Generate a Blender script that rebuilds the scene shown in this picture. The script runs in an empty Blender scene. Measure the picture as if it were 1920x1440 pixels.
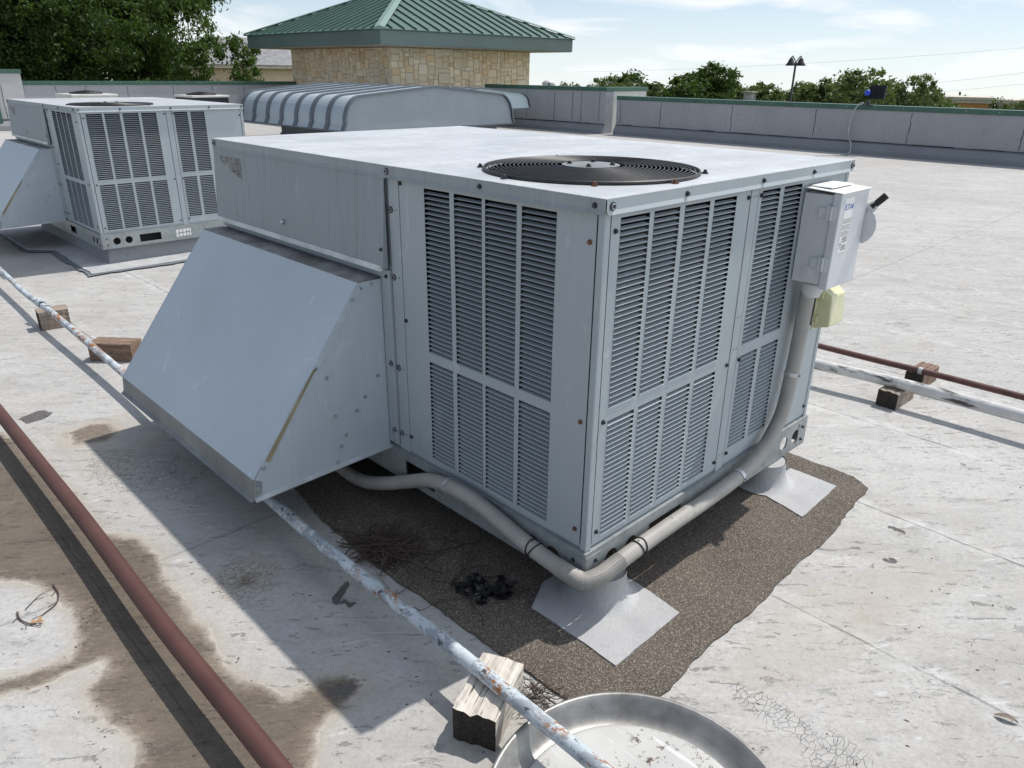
import bpy, math, random
import numpy as np
from mathutils import Vector, Matrix
random.seed(11); rng=np.random.default_rng(11)
scene=bpy.context.scene; COL=scene.collection
R=math.radians
# ---------------------------------------------------------------- camera model (measured from the cabinet's edges)
CP=np.array([-1.51147,-1.20627,1.63293]); FPX=1389.56
CR=np.array([0.71742145,-0.69654768,0.01130283]); CU=np.array([0.2621760,0.2849936,0.9219774]); CF=np.array([0.64542247,0.65848308,-0.38707862])
def gp(x,y,z=0.0):
    """where a point seen in the photograph lies on the roof (height z)"""
    d=CF+CR*(x-960)/FPX-CU*(y-720)/FPX
    t=(z-CP[2])/d[2]; p=CP+d*t
    return (float(p[0]),float(p[1]))
# ---------------------------------------------------------------- node helpers
class N:
    def __init__(s,name):
        s.m=bpy.data.materials.new(name); s.m.use_nodes=True; s.t=s.m.node_tree; s.t.nodes.clear()
        s.out=s.t.nodes.new('ShaderNodeOutputMaterial'); s.b=s.t.nodes.new('ShaderNodeBsdfPrincipled')
        s.t.links.new(s.b.outputs[0],s.out.inputs[0]); s._c=None
    def n(s,typ,**k):
        nd=s.t.nodes.new(typ)
        for a,v in k.items(): setattr(nd,a,v)
        return nd
    def l(s,a,b): s.t.links.new(a,b)
    def co(s,kind='Object'):
        if s._c is None: s._c=s.n('ShaderNodeTexCoord')
        return s._c.outputs[kind]
    def map(s,scale=(1,1,1),loc=(0,0,0),rot=(0,0,0),src=None):
        m=s.n('ShaderNodeMapping'); s.l(src or s.co(),m.inputs[0])
        m.inputs[1].default_value=loc; m.inputs[2].default_value=rot; m.inputs[3].default_value=scale
        return m.outputs[0]
    def rmap(s,ang,scale,loc=(0,0,0)):
        return s.map(scale,loc,(0,0,0),s.map((1,1,1),(0,0,0),(0,0,R(ang))))
    def noise(s,scale=5,detail=4,rough=.55,vec=None,dist=0.0,out=0):
        nd=s.n('ShaderNodeTexNoise'); nd.inputs['Scale'].default_value=scale; nd.inputs['Detail'].default_value=detail
        nd.inputs['Roughness'].default_value=rough; nd.inputs['Distortion'].default_value=dist
        s.l(vec or s.co(),nd.inputs['Vector']); return nd.outputs[out]
    def vor(s,scale=20,vec=None,feature='F1',out=0,rnd=1.0):
        nd=s.n('ShaderNodeTexVoronoi',feature=feature); nd.inputs['Scale'].default_value=scale
        nd.inputs['Randomness'].default_value=rnd
        s.l(vec or s.co(),nd.inputs['Vector']); return nd.outputs[out]
    def ramp(s,src,a,b,ca=(0,0,0,1),cb=(1,1,1,1),mode='LINEAR'):
        r=s.n('ShaderNodeValToRGB'); r.color_ramp.interpolation=mode
        r.color_ramp.elements[0].position=a; r.color_ramp.elements[0].color=ca
        r.color_ramp.elements[1].position=b; r.color_ramp.elements[1].color=cb
        s.l(src,r.inputs[0]); return r.outputs[0]
    def mth(s,op,a,b=0.0,clamp=False):
        m=s.n('ShaderNodeMath',operation=op); m.use_clamp=clamp
        for i,v in enumerate((a,b)):
            if isinstance(v,(int,float)): m.inputs[i].default_value=v
            else: s.l(v,m.inputs[i])
        return m.outputs[0]
    def mix(s,f,a,b,mode='MIX'):
        m=s.n('ShaderNodeMix',data_type='RGBA',blend_type=mode)
        for i,v in ((0,f),(6,a),(7,b)):
            if isinstance(v,(int,float)): m.inputs[i].default_value=v
            elif isinstance(v,tuple): m.inputs[i].default_value=v if len(v)==4 else v+(1,)
            else: s.l(v,m.inputs[i])
        return m.outputs[2]
    def bump(s,h,strength=.3,dist=.01,prev=None):
        b=s.n('ShaderNodeBump'); b.inputs['Strength'].default_value=strength; b.inputs['Distance'].default_value=dist
        s.l(h,b.inputs['Height'])
        if prev is not None: s.l(prev,b.inputs['Normal'])
        return b.outputs[0]
    def set(s,color=None,rough=None,metal=None,normal=None,spec=None):
        for nm,v in (('Base Color',color),('Roughness',rough),('Metallic',metal),('Normal',normal),('Specular IOR Level',spec)):
            if v is None: continue
            i=s.b.inputs[nm]
            if isinstance(v,(int,float)): i.default_value=v
            elif isinstance(v,tuple): i.default_value=v if len(v)==4 else v+(1,)
            else: s.l(v,i)
        return s.m
def simple(name,c,rough=.6,metal=0.0,var=.25,scale=8,bump=.0,bscale=60,spec=None):
    s=N(name); nz=s.noise(scale,5)
    lo=tuple(max(0,v*(1-var)) for v in c); hi=tuple(min(1,v*(1+var)) for v in c)
    col=s.mix(s.ramp(nz,.3,.7),lo,hi)
    nrm=s.bump(s.noise(bscale,3),bump,.004) if bump else None
    return s.set(col,rough,metal,nrm,spec)
M={}
def paint(name,c,streak=.3,dirt=(.23,.23,.22),rough=.42,grime=.25):
    s=N(name)
    big=s.noise(1.6,4); col=s.mix(s.ramp(big,.3,.7),tuple(v*.93 for v in c),tuple(v*1.06 for v in c))
    st=s.noise(3,5,.6,s.map((14,14,.7)))
    col=s.mix(s.mth('MULTIPLY',s.ramp(st,.55,.8),streak),col,tuple(min(1,v*1.35) for v in c))
    st2=s.noise(3,5,.6,s.map((11,11,.8),(5,3,1)))
    col=s.mix(s.mth('MULTIPLY',s.ramp(st2,.56,.85),grime),col,dirt)
    fine=s.noise(180,2)
    col=s.mix(s.mth('MULTIPLY',s.ramp(fine,.4,.75),.10),col,tuple(v*.8 for v in c))
    rg=s.n('ShaderNodeMapRange'); s.l(big,rg.inputs[0]); rg.inputs[3].default_value=rough-.08; rg.inputs[4].default_value=rough+.12
    sc=s.ramp(s.noise(5,7,.8,s.map((1,1,.5),(2,7,4)),1.5),.60,.64); col=s.mix(s.mth('MULTIPLY',sc,.35),col,tuple(min(1,v*1.5) for v in c))
    sp=s.ramp(s.noise(95,4,.7),.70,.74); col=s.mix(s.mth('MULTIPLY',sp,.5),col,(.13,.13,.13))
    return s.set(col,rg.outputs[0],.0,s.bump(s.noise(1.7,3),.30,.035))
PC=(.355,.397,.42)
M['paint']=paint('painted_steel',PC,.18,rough=.45,grime=.12)
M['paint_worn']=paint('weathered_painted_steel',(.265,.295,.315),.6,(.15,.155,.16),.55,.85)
M['hood']=paint('hood_steel',(.45,.51,.555),.34,(.34,.37,.39),.33,.22)
s=N('cap_steel'); a=s.noise(2.2,6,.62,s.map((1,2.2,1))); b=s.noise(26,4,.7); c_=s.noise(5,6,.7,s.map((1,1,1),(3,3,3)),.6)
col=s.mix(s.ramp(a,.32,.68),(.37,.395,.415),(.56,.58,.595)); col=s.mix(s.mth('MULTIPLY',s.ramp(b,.45,.75),.45),col,(.36,.375,.39))
col=s.mix(s.mth('MULTIPLY',s.ramp(c_,.58,.8),.6),col,(.30,.285,.265)); col=s.mix(s.mth('MULTIPLY',s.ramp(s.noise(140,2),.5,.7),.25),col,(.75,.76,.77)); col=s.mix(s.mth('MULTIPLY',s.ramp(s.noise(4,8,.78,s.map((5,1,1),(3,1,0))),.50,.66),.45),col,(.33,.34,.345)); col=s.mix(s.mth('MULTIPLY',s.ramp(s.noise(3,8,.8,s.map((1,1,1),(8,8,0)),1),.56,.64),.4),col,(.68,.69,.70))
M['cap']=s.set(col,.5,0.0,s.bump(s.noise(90,3),.15,.002))
s=N('galvanised_steel'); a=s.vor(35,out=0); b=s.noise(6,5,.6)
col=s.mix(s.ramp(b,.3,.7),(.22,.25,.26),(.33,.355,.36)); col=s.mix(s.mth('MULTIPLY',s.ramp(a,.2,.7),.25),col,(.5,.53,.53))
col=s.mix(s.mth('MULTIPLY',s.ramp(s.noise(9,6,.7,s.map((1,1,.3))),.58,.78),.5),col,(.23,.23,.20))
M['galv']=s.set(col,.42,.35)
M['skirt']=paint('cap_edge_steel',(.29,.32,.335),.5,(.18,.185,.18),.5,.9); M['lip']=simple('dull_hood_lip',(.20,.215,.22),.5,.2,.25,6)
M['hoodtop']=simple('dirty_hood_top',(.24,.235,.225),.7,0,.5,9)
M['interior']=simple('dark_interior',(.012,.013,.015),.9)  # near-black: shade inside the hollows put into the colour
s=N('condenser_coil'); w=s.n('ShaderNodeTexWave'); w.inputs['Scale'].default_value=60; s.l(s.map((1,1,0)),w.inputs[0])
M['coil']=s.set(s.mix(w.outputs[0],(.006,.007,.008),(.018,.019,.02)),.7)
M['black']=simple('black_steel',(.018,.018,.02),.45,0,.4,30)
M['screw']=simple('dark_screw',(.045,.05,.06),.4,.4)
M['screw_bright']=simple('zinc_screw',(.5,.52,.54),.3,.8)
M['rust_screw']=simple('rusty_screw',(.16,.075,.04),.8)
M['rubber']=simple('rubber',(.015,.015,.015),.7)
M['label']=simple('label_white',(.80,.80,.78),.5,0,.04)
M['ink']=simple('label_ink',(.12,.12,.13),.6); M['inkblue']=simple('label_blue',(.03,.12,.38),.5)
s=N('label_residue'); M['residue']=s.set(s.mix(s.ramp(s.noise(60,5,.8),.4,.6),(.085,.08,.075),(.33,.335,.335)),.8)
# switch box, outlet cover, conduit
M['box']=paint('switch_box_grey',(.62,.635,.65),.1,(.4,.4,.4),.4,.1)
s=N('yellowed_plastic'); col=s.mix(s.ramp(s.noise(12,4),.3,.7),(.58,.57,.33),(.70,.69,.47)); s.set(col,.35)
s.b.inputs['Subsurface Weight'].default_value=.15; s.b.inputs['Subsurface Radius'].default_value=(.02,.02,.01); M['yellow']=s.m
s=N('conduit_pvc'); a=s.noise(9,5,.6); col=s.mix(s.ramp(a,.3,.7),(.30,.29,.272),(.39,.372,.342))
sp=s.mth('MULTIPLY',s.ramp(s.noise(70,5,.7),.60,.66),s.ramp(s.noise(2.2,3,.5,s.map((1,1,1),(0,1.3,0))),.50,.60)); col=s.mix(s.mth('MULTIPLY',sp,.75),col,(.08,.078,.075))
tint=s.n('ShaderNodeSeparateXYZ'); s.l(s.co(),tint.inputs[0])
M['conduit']=s.set(col,.55,0,s.bump(s.noise(120,3),.1,.002))
# roof sheets
s=N('granular_cap_sheet'); v=s.vor(400,out=1); bw=s.n('ShaderNodeRGBToBW'); s.l(v,bw.inputs[0]); a=s.noise(3,5)
col=s.mix(s.ramp(a,.3,.7),(.082,.066,.053),(.125,.102,.082)); col=s.mix(s.ramp(bw.outputs[0],.66,.88),col,(.37,.33,.28))
col=s.mix(s.ramp(bw.outputs[0],.10,.30,(1,1,1,1),(0,0,0,1)),col,(.04,.033,.028))
M['granule']=s.set(col,.95,0,s.bump(s.vor(420),.6,.003))
s=N('white_flashing'); col=s.mix(s.ramp(s.noise(7,5),.3,.7),(.36,.36,.365),(.50,.50,.50)); col=s.mix(s.mth('MULTIPLY',s.ramp(s.noise(14,7,.8),.52,.72),.6),col,(.22,.22,.22))
M['flash']=s.set(col,.8,0,s.bump(s.noise(110,3,.8),.5,.006))
# timber
def wood(name,a,b,crack=.9):
    s=N(name); g=s.noise(3,6,.6,s.map((2,26,26)),1.2); col=s.mix(s.ramp(g,.35,.65),a,b)
    k=s.ramp(s.noise(3,3,.5,s.map((1.2,40,40),(2,1,0)),.8),.60,.66); col=s.mix(s.mth('MULTIPLY',k,crack),col,(.02,.017,.014))
    return s.set(col,.9,0,s.bump(g,.6,.006))
M['wood_grey']=wood('weathered_timber',(.22,.175,.14),(.36,.30,.25)); M['wood_pale']=wood('sunbleached_timber',(.50,.45,.39),(.68,.63,.56)); M['wood_brown']=wood('brown_timber',(.15,.095,.065),(.30,.21,.155))
s=N('timber_end_grain'); w=s.n('ShaderNodeTexWave',wave_type='RINGS'); w.inputs['Scale'].default_value=26; w.inputs['Distortion'].default_value=14; w.inputs['Detail Scale'].default_value=2.5; w.inputs['Detail'].default_value=4; s.l(s.co(),w.inputs[0])
M['wood_end']=s.set(s.mix(w.outputs[0],(.018,.014,.012),(.052,.041,.033)),.95,0,s.bump(w.outputs[0],.5,.005))
# pipes
s=N('peeling_white_pipe'); base=s.mix(s.ramp(s.noise(7,5),.3,.7),(.42,.49,.53),(.60,.64,.66))
col=s.mix(s.ramp(s.noise(16,7,.76,s.map((1,.6,1)),.5),.50,.54),base,(.30,.33,.36))
col=s.mix(s.ramp(s.noise(38,6,.75,s.map((1,.6,1))),.60,.62),col,(.06,.06,.065))
ru=s.mth('MULTIPLY',s.ramp(s.noise(3.1,2,.5,s.map((1,1,1),(0,.37,0))),.50,.56),s.ramp(s.noise(34,6,.75,s.map((1,.5,1))),.515,.55)); col=s.mix(ru,col,s.mix(s.noise(40,2),(.42,.17,.04),(.20,.08,.03)))
M['pipe_white']=s.set(col,.6,0,s.bump(s.noise(25,6,.7),.4,.004))
s=N('dirty_far_white_pipe'); base=s.mix(s.ramp(s.noise(9,5),.3,.7),(.44,.44,.44),(.66,.65,.63)); k=s.noise(14,6,.7,s.map((1,.25,1)),.4)
M['pipe_dirty']=s.set(s.mix(s.ramp(k,.52,.60),base,(.07,.06,.055)),.7)
s=N('red_oxide_pipe'); col=s.mix(s.ramp(s.noise(5,5),.3,.7),(.075,.030,.025),(.105,.045,.036)); col=s.mix(s.mth('MULTIPLY',s.ramp(s.vor(160),.0,.16,(1,1,1,1),(0,0,0,1)),.5),col,(.36,.19,.16))
M['pipe_red']=s.set(col,.62,0,s.bump(s.noise(150,2),.2,.002))
M['pipe_brown']=simple('brown_rust_pipe',(.10,.045,.038),.7,0,.35,12)
M['strap']=simple('galvanised_strap',(.55,.56,.56),.4,.5)
M['mid_rail']=simple('bright_edge',(.5,.53,.54),.4,.3)
# pan
s=N('dusty_pan'); col=s.mix(s.ramp(s.noise(5,5),.3,.7),(.40,.40,.39),(.52,.515,.50)); d=s.mth('MULTIPLY',s.ramp(s.noise(42,6,.75),.55,.60),s.ramp(s.noise(4.2,2,.5,s.map((1,1,1),(1.8,.4,0))),.42,.50)); col=s.mix(d,col,(.07,.045,.028))
col=s.mix(s.mth('MULTIPLY',s.ramp(s.noise(4,4,.5,s.map((9,1,1))),.6,.66),.5),col,(.74,.74,.74))
M['pan']=s.set(col,.6,.1)
s=N('pan_rim_steel'); col=s.mix(s.ramp(s.noise(6,6,.65),.35,.65),(.165,.16,.15),(.36,.355,.34)); col=s.mix(s.mth('MULTIPLY',s.ramp(s.noise(40,6,.8),.6,.66),s.ramp(s.noise(3,2),.5,.7)),col,(.08,.07,.06))
M['pan_rim']=s.set(col,.42,.55)
M['grit']=simple('grit',(.10,.085,.07),.9,0,.5,3)
M['twig']=simple('dry_twig',(.085,.060,.046),.9,0,.4,20); M['leaf_dry']=simple('dry_leaf',(.42,.25,.12),.8)
M['plastic']=simple('black_plastic_film',(.010,.010,.011),.5,0,.3,20,.3,80)
# walls
def wallmat(name,c,dark,specks=.6):
    s=N(name); col=s.mix(s.ramp(s.noise(.9,5),.3,.7),tuple(v*.9 for v in c),tuple(v*1.08 for v in c)); col=s.mix(s.mth('MULTIPLY',s.ramp(s.noise(16,6,.75),.58,.70),specks),col,dark)
    col=s.mix(s.mth('MULTIPLY',s.ramp(s.noise(2,5,.6,s.map((7,7,.5))),.55,.8),.35),col,tuple(v*.7 for v in c))
    return s.set(col,.85,0,s.bump(s.noise(30,4),.4,.02))
M['parapet']=wallmat('aged_parapet_felt',(.35,.355,.37),(.13,.13,.135),.95); M['parapet_pale']=wallmat('pale_parapet_felt',(.47,.47,.47),(.25,.25,.25),.4)
M['base_flash']=wallmat('base_flashing_felt',(.25,.26,.275),(.14,.15,.16),.5); M['lap']=wallmat('flashing_lap',(.15,.165,.185),(.05,.05,.05),.4)
M['tar']=simple('black_tar',(.02,.02,.022),.7)
M['coping']=simple('green_coping',(.045,.115,.085),.45,.0,.15,2)
M['green']=simple('green_metal_roofing',(.070,.132,.105),.45,.0,.08,2); M['green_light']=simple('green_hip_cap',(.19,.285,.24),.42,0,.06,2)
M['fascia']=simple('fascia_green_grey',(.115,.16,.15),.5,0,.1,1); M['soffit']=simple('soffit_tan',(.45,.38,.30),.8)
s=N('limestone'); at=s.n('ShaderNodeAttribute',attribute_name='tone'); col=s.mix(s.mth('MULTIPLY',s.ramp(s.noise(14,6,.7),.42,.75),.40),at.outputs[0],(.58,.47,.35))
M['stone']=s.set(col,.92,0,s.bump(s.noise(18,5,.7),.8,.03)); M['mortar']=simple('mortar',(.56,.47,.37),.95)
M['stucco']=simple('beige_stucco',(.60,.47,.34),.9,0,.06,2); M['stucco_or']=simple('orange_stucco',(.50,.25,.09),.9,0,.1,1); M['cornice']=simple('pale_cornice',(.58,.52,.43),.8)
s=N('shingles'); v=s.vor(5,s.map((1,1,4)),out=1); bw=s.n('ShaderNodeRGBToBW'); s.l(v,bw.inputs[0]); M['shingle']=s.set(s.mix(bw.outputs[0],(.16,.16,.165),(.30,.30,.31)),.9)
M['barrel']=simple('aluminium_hood_panel',(.40,.46,.50),.42,.1,.08,1); M['barrel_rib']=simple('aluminium_rib',(.12,.145,.165),.5,.1,.06,1); M['barrel_end']=paint('hood_end_panel',(.26,.30,.33),.3,(.28,.3,.32),.5,.5); M['barrel_pale']=paint('pale_hood_end',(.48,.57,.60),.2,(.3,.3,.32),.4,.2)
M['white']=simple('white_painted_metal',(.62,.61,.58),.5,0,.08,3)
M['bark']=simple('bark',(.06,.048,.038),.95,0,.35,6); M['grass']=simple('distant_grass',(.10,.12,.05),1,0,.4,.05)
M['blue']=simple('blue_photocell',(.02,.07,.55),.3); M['wire']=simple('wire_grey',(.45,.46,.48),.6); M['glass']=simple('lamp_glass',(.5,.5,.48),.2)
def leafmat(name,c1,c2):
    s=N(name); at=s.n('ShaderNodeAttribute',attribute_name='shade'); sx=s.n('ShaderNodeSeparateColor'); s.l(at.outputs[0],sx.inputs[0])
    col=s.mix(sx.outputs[0],c1,c2); s.set(col,.55,0,None,.3)
    tr=s.n('ShaderNodeBsdfTranslucent'); s.l(s.mix(.5,col,(.16,.26,.03)),tr.inputs[0]); mx=s.n('ShaderNodeMixShader'); mx.inputs[0].default_value=.28
    s.l(s.b.outputs[0],mx.inputs[1]); s.l(tr.outputs[0],mx.inputs[2]); s.l(mx.outputs[0],s.out.inputs[0]); return s.m
M['leaf']=leafmat('deep_green_leaves',(.015,.036,.009),(.055,.10,.020)); M['leaf2']=leafmat('olive_green_leaves',(.060,.092,.032),(.16,.20,.07)); M['leaf3']=leafmat('fresh_green_leaves',(.026,.058,.012),(.095,.155,.030))
# ---------------------------------------------------------------- mesh builder
class MB:
    def __init__(s): s.v=[]; s.f=[]; s.mi=[]; s.cur=0
    def poly(s,pts):
        b=len(s.v); s.v+= [tuple(p) for p in pts]; s.f.append(tuple(range(b,b+len(pts)))); s.mi.append(s.cur)
    def hexa(s,c):  # 8 corners: bottom 4 ccw, top 4
        b=len(s.v); s.v+=[tuple(p) for p in c]
        for q in ((3,2,1,0),(4,5,6,7),(0,1,5,4),(1,2,6,5),(2,3,7,6),(3,0,4,7)): s.f.append(tuple(b+i for i in q)); s.mi.append(s.cur)
        return s
    def box(s,x0,x1,y0,y1,z0,z1): return s.hexa([(x0,y0,z0),(x1,y0,z0),(x1,y1,z0),(x0,y1,z0),(x0,y0,z1),(x1,y0,z1),(x1,y1,z1),(x0,y1,z1)])
    def prism(s,pts,h,base=None):
        """pts: list of 3D points (a planar loop), h: extrusion vector"""
        n=len(pts); b=len(s.v); h=Vector(h); s.v+=[tuple(p) for p in pts]+[tuple(Vector(p)+h) for p in pts]
        s.f.append(tuple(reversed(range(b,b+n)))); s.f.append(tuple(range(b+n,b+2*n))); s.mi+=[s.cur]*2
        for i in range(n): j=(i+1)%n; s.f.append((b+i,b+j,b+n+j,b+n+i)); s.mi.append(s.cur)
        return s
    def tube(s,path,r,n=10,closed=False,caps=True):
        P=[Vector(p) for p in path]; m=len(P); rr=r if isinstance(r,(list,tuple)) else [r]*m
        b=len(s.v); up=None
        for i in range(m):
            if closed: t=P[(i+1)%m]-P[i-1]
            else: t=P[min(i+1,m-1)]-P[max(i-1,0)]
            t.normalize()
            if up is None: up=t.orthogonal().normalized()
            else: up=(up-t*up.dot(t)).normalized()
            w=t.cross(up)
            for k in range(n):
                a=2*math.pi*k/n; s.v.append(tuple(P[i]+(up*math.cos(a)+w*math.sin(a))*rr[i]))
        for i in range(m if closed else m-1):
            j=(i+1)%m
            for k in range(n):
                l=(k+1)%n; s.f.append((b+i*n+k,b+i*n+l,b+j*n+l,b+j*n+k)); s.mi.append(s.cur)
        if caps and not closed:
            s.f.append(tuple(reversed(range(b,b+n)))); s.f.append(tuple(range(b+(m-1)*n,b+m*n))); s.mi+=[s.cur]*2
        return s
    def lathe(s,c,prof,n=32,axis=(0,0,1),caps=True):
        c=Vector(c); ax=Vector(axis).normalized(); u=ax.orthogonal().normalized(); w=ax.cross(u); b=len(s.v); m=len(prof)
        for r,z in prof:
            for k in range(n):
                a=2*math.pi*k/n; s.v.append(tuple(c+ax*z+(u*math.cos(a)+w*math.sin(a))*r))
        for i in range(m-1):
            for k in range(n):
                l=(k+1)%n; s.f.append((b+i*n+k,b+i*n+l,b+(i+1)*n+l,b+(i+1)*n+k)); s.mi.append(s.cur)
        if caps:
            s.f.append(tuple(reversed(range(b,b+n)))); s.f.append(tuple(range(b+(m-1)*n,b+m*n))); s.mi+=[s.cur]*2
        return s
    def plate(s,P,us,vs,hole,d0,d1):
        """flat sheet with openings; P(u,v,d)->3D. hole(i,j): 0 solid, 1 open, 2 round opening"""
        nu,nv=len(us)-1,len(vs)-1
        H=[[hole(i,j) for j in range(nv)] for i in range(nu)]
        H=[[1 if h is True else int(h) for h in r] for r in H]
        for i in range(nu):
            for j in range(nv):
                u0,u1,v0,v1=us[i],us[i+1],vs[j],vs[j+1]
                if H[i][j]==1: continue
                if H[i][j]==0:
                    s.poly([P(u0,v0,d1),P(u1,v0,d1),P(u1,v1,d1),P(u0,v1,d1)]); s.poly([P(u0,v1,d0),P(u1,v1,d0),P(u1,v0,d0),P(u0,v0,d0)])
                else:
                    cu,cv=(u0+u1)/2,(v0+v1)/2; r=min(u1-u0,v1-v0)*.46; n=24; ring=[]; sq=[]
                    for k in range(n):
                        a=2*math.pi*(k+.5)/n; ca,sa=math.cos(a),math.sin(a); ring.append((cu+r*ca,cv+r*sa)); m=max(abs(ca),abs(sa))
                        sq.append((cu+ca/m*(u1-u0)/2,cv+sa/m*(v1-v0)/2))
                    cor=[(u1,v1),(u0,v1),(u0,v0),(u1,v0)]
                    for d,flip in ((d1,False),(d0,True)):
                        for k in range(n):
                            l=(k+1)%n; q=[ring[k],sq[k]]
                            if (k+1)%(n//4)==n//8: q.append(cor[(k+1)//(n//4)])
                            q+= [sq[l],ring[l]]
                            pts=[P(a[0],a[1],d) for a in q]; s.poly(pts if not flip else pts[::-1])
                    for k in range(n):
                        l=(k+1)%n; s.poly([P(*ring[k],d0),P(*ring[l],d0),P(*ring[l],d1),P(*ring[k],d1)])
                for di,dj,e in ((-1,0,((u0,v1),(u0,v0))),(1,0,((u1,v0),(u1,v1))),(0,-1,((u0,v0),(u1,v0))),(0,1,((u1,v1),(u0,v1)))):
                    a,b2=i+di,j+dj
                    if a<0 or b2<0 or a>=nu or b2>=nv or H[a][b2]==1:
                        s.poly([P(*e[0],d0),P(*e[1],d0),P(*e[1],d1),P(*e[0],d1)])
        return s
    def build(s,name,mats,parent=None,smooth=False,bevel=0,loc=None,segs=2,auto=None):
        me=bpy.data.meshes.new(name); me.from_pydata(s.v,[],s.f)
        for m in (mats if isinstance(mats,(list,tuple)) else [mats]): me.materials.append(M[m] if isinstance(m,str) else m)
        me.polygons.foreach_set('material_index',s.mi)
        if smooth: me.polygons.foreach_set('use_smooth',[True]*len(me.polygons))
        me.update(); o=bpy.data.objects.new(name,me); COL.objects.link(o)
        if loc is not None: me.transform(Matrix.Translation(-Vector(loc))); o.location=loc
        if parent is not None: o.parent=parent
        if bevel:
            b=o.modifiers.new('Bevel','BEVEL'); b.width=bevel; b.segments=segs; b.limit_method='ANGLE'; b.angle_limit=R(40)
        if auto is not None:
            me.set_sharp_from_angle(angle=R(auto))
        return o
def thing(name,label,cat,loc=(0,0,0),rz=0,group=None):
    o=bpy.data.objects.new(name,None); COL.objects.link(o); o.location=loc; o.rotation_euler=(0,0,rz); o.empty_display_size=.1
    o['label']=label; o['category']=cat
    if group: o['group']=group
    return o
def tag(o,label,cat,group=None,kind=None):
    if label: o['label']=label
    if cat: o['category']=cat
    if group: o['group']=group
    if kind: o['kind']=kind
    return o
def structure(o): o['kind']='structure'; return o
def copy_tree(o,parent=None):
    c=o.copy(); COL.objects.link(c)
    if parent is not None: c.parent=parent
    for ch in list(o.children): copy_tree(ch,c)
    return c
def bez(pts,n=10):
    """Catmull-Rom through points"""
    P=[Vector(p) for p in pts]; P=[P[0]*2-P[1]]+P+[P[-1]*2-P[-2]]; out=[]
    for i in range(1,len(P)-2):
        for k in range(n):
            t=k/n; a,b,c,d=P[i-1],P[i],P[i+1],P[i+2]
            out.append(.5*((2*b)+(c-a)*t+(2*a-5*b+4*c-d)*t*t+(3*b-a-3*c+d)*t**3))
    out.append(P[-2]); return out
def screw(parent,p,n,r=.0075,mat='screw',washer=False,name='screw'):
    b=MB(); p=Vector(p); n=Vector(n).normalized()
    if washer:
        b.lathe(p,[(r*1.7,0),(r*1.7,.0025),(r*1.35,.0032)],16,n); b.cur=1; b.lathe(p+n*.003,[(r*1.1,0),(r*1.1,.002)],14,n); b.cur=0
    b.lathe(p,[(r*1.15,0),(r*1.15,.003)],12,n); b.lathe(p+n*.003,[(r*.8,0),(r*.8,.0045),(r*.62,.006)],6,n)
    return b.build(name,[mat,'strap'],parent)
XP=lambda u,v,d:(-d,u,v)         # left face of the cabinet (normal -X)
def YP(u,v,d): return (u,-d,v)   # right face (normal -Y)
# ================================================================= ROOFTOP UNIT
LX,LY,H=1.5,2.33,1.22
def louvre_panel(parent,P,flip,u0,u1,v0,v1,cols,bands,screws,pitch=.0165):
    b=MB(); us=sorted({u0,u1}|{c for cc in cols for c in cc}); vs=sorted({v0,v1}|{c for bb in bands for c in bb})
    def hole(i,j):
        um=(us[i]+us[i+1])/2; vm=(vs[j]+vs[j+1])/2
        return 1 if any(a<um<c for a,c in cols) and any(a<vm<c for a,c in bands) else 0
    b.plate(P,us,vs,hole,-.0105,-.009)
    t=.0012
    for a,c in cols:
        for lo,hi in bands:
            n=int(round((hi-lo)/pitch)); h=(hi-lo)/n
            for k in range(n):
                z=lo+k*h+random.uniform(-.0003,.0003)
                # pressed slat: lower lip stands proud in the sheet's plane, upper edge leans inwards
                d=[(-.0070,z+.0002),(-.0078,z+.0020),(-.0135,z+h*.22),(-.0225,z+h*.36)]
                for q in range(3):
                    (da,za),(db,zb)=d[q],d[q+1]; e=.0016
                    ua=a+e*(q>0)+.001*q; uc=c-e*(q>0)-.001*q
                    b.hexa([P(ua,za,da-t),P(uc,za,da-t),P(uc,za,da),P(ua,za,da),P(ua,zb,db-t),P(uc,zb,db-t),P(uc,zb,db),P(ua,zb,db)])
    o=b.build('louvre_panel','paint',parent)
    nrm=Vector(P(0,0,1))-Vector(P(0,0,0))
    for (su,sv,mt) in screws: screw(o,Vector(P(su,sv,-.009)),nrm,.0065,mt)
    return o
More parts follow.
